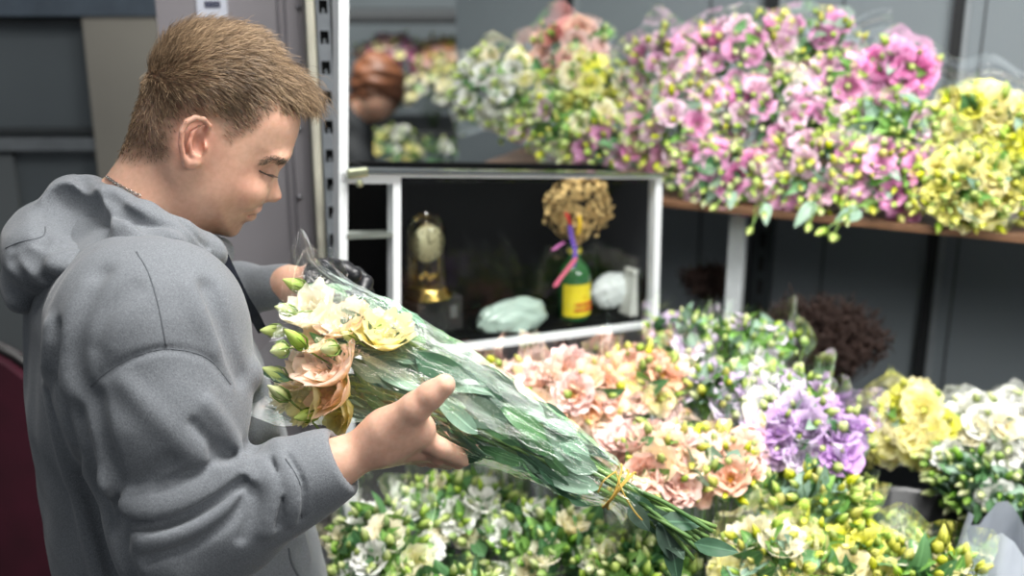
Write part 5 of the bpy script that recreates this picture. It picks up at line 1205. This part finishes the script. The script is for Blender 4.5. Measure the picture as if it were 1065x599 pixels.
# trestle tray that the lying bunches rest on
tc = P(1010, 505, 2.05); ty = empty('black_crate', (tc[0], tc[1], BENB+.001), 'black plastic crate under the lying yellow and white bunches', 'crate')
def crate_part(nm, lo, hi): MB().box(lo, hi, .003, M2).obj(nm, black, ty, smooth=False)
ht = .27
for nm, lo, hi in (('side', (-.21, -.14, 0), (.21, -.125, ht)), ('side', (-.21, .125, 0), (.21, .14, ht)), ('end', (-.21, -.125, 0), (-.195, .125, ht)), ('end', (.195, -.125, 0), (.21, .125, ht)), ('bottom', (-.195, -.125, .0), (.195, .125, .012))): crate_part(nm, lo, hi)
# white plastic bag
bagm = plain('white_plastic_bag', S(188,196,206), .3, nscale=10)
def baggy():
    c = P(1052, 590, 1.68); vs = []; fs = []; n, m = 48, 18; H = c[2]+.06-BENF
    for j in range(m+1):
        t = j/m; r = .095*(1-.35*t**3)*(1 if t > .05 else .85)
        for k in range(n):
            a = 2*math.pi*k/n; w = 1+.06*math.sin(7*a+5*t)+.05*math.sin(13*a-3*t)*t+.03*math.sin(23*a); vs.append((c[0]+r*w*math.cos(a)*1.1, c[1]+r*w*math.sin(a)*.9, BENF+.001+H*t*(1+.04*math.sin(5*a)*t)))
    for j in range(m):
        for k in range(n): fs.append((j*n+k, j*n+(k+1) % n, (j+1)*n+(k+1) % n, (j+1)*n+k))
    fs.append(tuple(range(n))[::-1]); o = MB().put(vs, fs).obj('plastic_bag', bagm); tag(o, 'white creased plastic bag standing in the lower right corner', 'bag')
baggy()
# dried brown bunches against the back wall
twm = plain('dried_brown_sprigs', S(54,37,31), .9, nscale=50, var=.4)
def dried(label, px, py, Z, rx, rz_, n, seed):
    c = P(px, py, Z); r = np.random.default_rng(seed); base = c-ZR*rz_*1.15+NB*.02; o_ = empty('dried_flower_bunch', base, label, 'dried flowers', 'dried brown bunches'); mb = MB(); mb2 = MB()
    for i in range(n):
        d = r.normal(size=3); d /= np.linalg.norm(d); d[2] = abs(d[2])*.9-.15; tip = (c-base)+np.array([d[0]*rx, d[1]*rx*.5, d[2]*rz_])*r.uniform(.75, 1.12)
        mid = tip*.55+r.normal(size=3)*.012
        mb.tube([np.array([d[0]*.02, d[1]*.02, 0]), mid, tip], [.0014, .0011, .0007], 3)
        for k in range(9):
            t = .45+.6*k/9; p = mid+(tip-mid)*min(1.1, (t-.4)*1.6)+r.normal(size=3)*.004; e = r.normal(size=3); e /= np.linalg.norm(e); mb2.tube([p, p+e*.008+ZR*.003, p+e*.018+ZR*.006], [.0022, .0019, .0005], 3)
    a = mb.obj('sprig', twm, o_); b = mb2.obj('floret', twm, o_); a['kind'] = 'stuff'; b['kind'] = 'stuff'
dried('large dark brown dried bunch in front of the grey back wall', 850, 352, 2.22, .135, .115, 420, 5)
dried('small dark brown dried bunch left of the white post', 738, 292, 2.42, .06, .04, 90, 6)
# loose cellophane standing up behind the bunches at the top right
def sheet(label, pts, seed):
    r = random.Random(seed); A, B_2, C2, D2 = [np.array(p) for p in pts]; vs = []; fs = []; n = 16
    for j in range(n+1):
        for i in range(n+1):
            u, v = i/n, j/n; p = (A*(1-u)+B_2*u)*(1-v)+(D2*(1-u)+C2*u)*v; p = p+NB*(.02*math.sin(9*u+seed)+.015*math.sin(13*v+4*u))+ZR*.012*math.sin(11*u+seed*2)*(1-v); vs.append(p)
    for j in range(n):
        for i in range(n): q_ = j*(n+1)+i; fs.append((q_, q_+1, q_+n+2, q_+n+1))
    o = MB().put(vs, fs).obj('cellophane_sheet', FILM_BG); tag(o, label, 'cellophane')
sheet('loose cellophane fold above the bright yellow bunch', [P(965, 48, 2.22), P(1090, 75, 2.10), P(1085, 130, 2.08), P(975, 100, 2.2)], 1)
sheet('loose cellophane fold between the salmon and light pink bunches', [P(760, 40, 2.35), P(930, 12, 2.3), P(925, 60, 2.28), P(770, 80, 2.33)], 2)
# trailing sprigs over the board edge
for i, (x, y, x2, y2) in enumerate([(800, 205, 782, 236), (850, 205, 842, 232), (880, 210, 868, 243), (905, 215, 860, 238), (765, 195, 745, 213)]):
    Z = Zf(x)-.06; a, b = P(x, y, Z), P(x2, y2, Z-.05); r_ = empty('lisianthus_sprig', a, ['sprig with a grey leaf trailing over the board just right of the post', 'sprig of buds hanging under the middle of the board', 'sprig of two lime buds hanging lowest under the board', 'long thin sprig reaching left under the board', 'short sprig over the top right corner of the cabinet'][i], 'sprig', 'sprigs trailing over the shelf edge')
    d = b-a; MB().tube(spline([d*0-d*.5, d*.3+ZR*.01, d], 4, closed=False), .0013, 5).obj('stem', STEM, r_)
    add('bud', bud_me('lime', i % 4), r_, d, qz(d), 1.0); add('bud', bud_me('pale', (i+1) % 4), r_, d*.7+ZR*.012+ER*.012, qz(d+ER*.03), .8); add('leaf', leaf_me('grey', i % 4), r_, d*.2, qy(d+ER*.03*(-1)**i, FACE), .9)
# ---------- camera, lights ----------
cd = bpy.data.cameras.new('camera'); cam = bpy.data.objects.new('camera', cd); C.objects.link(cam); cam.location = V(CAM)
cam.rotation_euler = (math.pi/2-TH, 0, 0); cd.sensor_width = 36; cd.lens = 36*F_PX/1065; cd.clip_start = .05
cd.dof.use_dof = True; cd.dof.focus_distance = 1.26; cd.dof.aperture_fstop = 2.9; cd.dof.aperture_blades = 0
bpy.context.scene.camera = cam
def area(name, loc_, tgt, w, h, e, col=(1, .98, .95)):
    l = bpy.data.lights.new(name, 'AREA'); l.shape = 'RECTANGLE'; l.size = w; l.size_y = h; l.energy = e; l.color = col
    o = bpy.data.objects.new(name, l); C.objects.link(o); o.location = loc_; o.rotation_euler = (Vector(tgt)-Vector(loc_)).to_track_quat('-Z', 'Y').to_euler(); return o
area('ceiling_tube_light', (.55, 1.25, 2.85), (.50, 1.6, 1.1), 1.4, .30, 32).data.spread = math.radians(115)
area('ceiling_tube_light', (-.05, .75, 2.85), (-.05, 1.2, 1.2), 1.0, .25, 14)
area('front_fill_light', (1.45, .1, 2.15), (.85, 2.4, .95), 1.2, .5, 13).data.spread = math.radians(95)  # fill added from the camera side to brighten the wall under the shelf
area('aisle_light', (-.55, 4.0, 2.8), (-.5, 4.3, 1.2), 1.0, .4, 75)
w = bpy.data.worlds.new('world'); bpy.context.scene.world = w; w.use_nodes = True
w.node_tree.nodes['Background'].inputs[0].default_value = (.72, .76, .80, 1); w.node_tree.nodes['Background'].inputs[1].default_value = .25
sc = bpy.context.scene; sc.view_settings.view_transform = 'Standard'; sc.view_settings.look = 'None'; sc.view_settings.gamma = 1; sc.view_settings.use_curve_mapping = False; sc.view_settings.exposure = 0
sc.cycles.max_bounces = 8; sc.cycles.transparent_max_bounces = 24; sc.cycles.use_denoising = True
sc.cycles.sample_clamp_indirect = 4
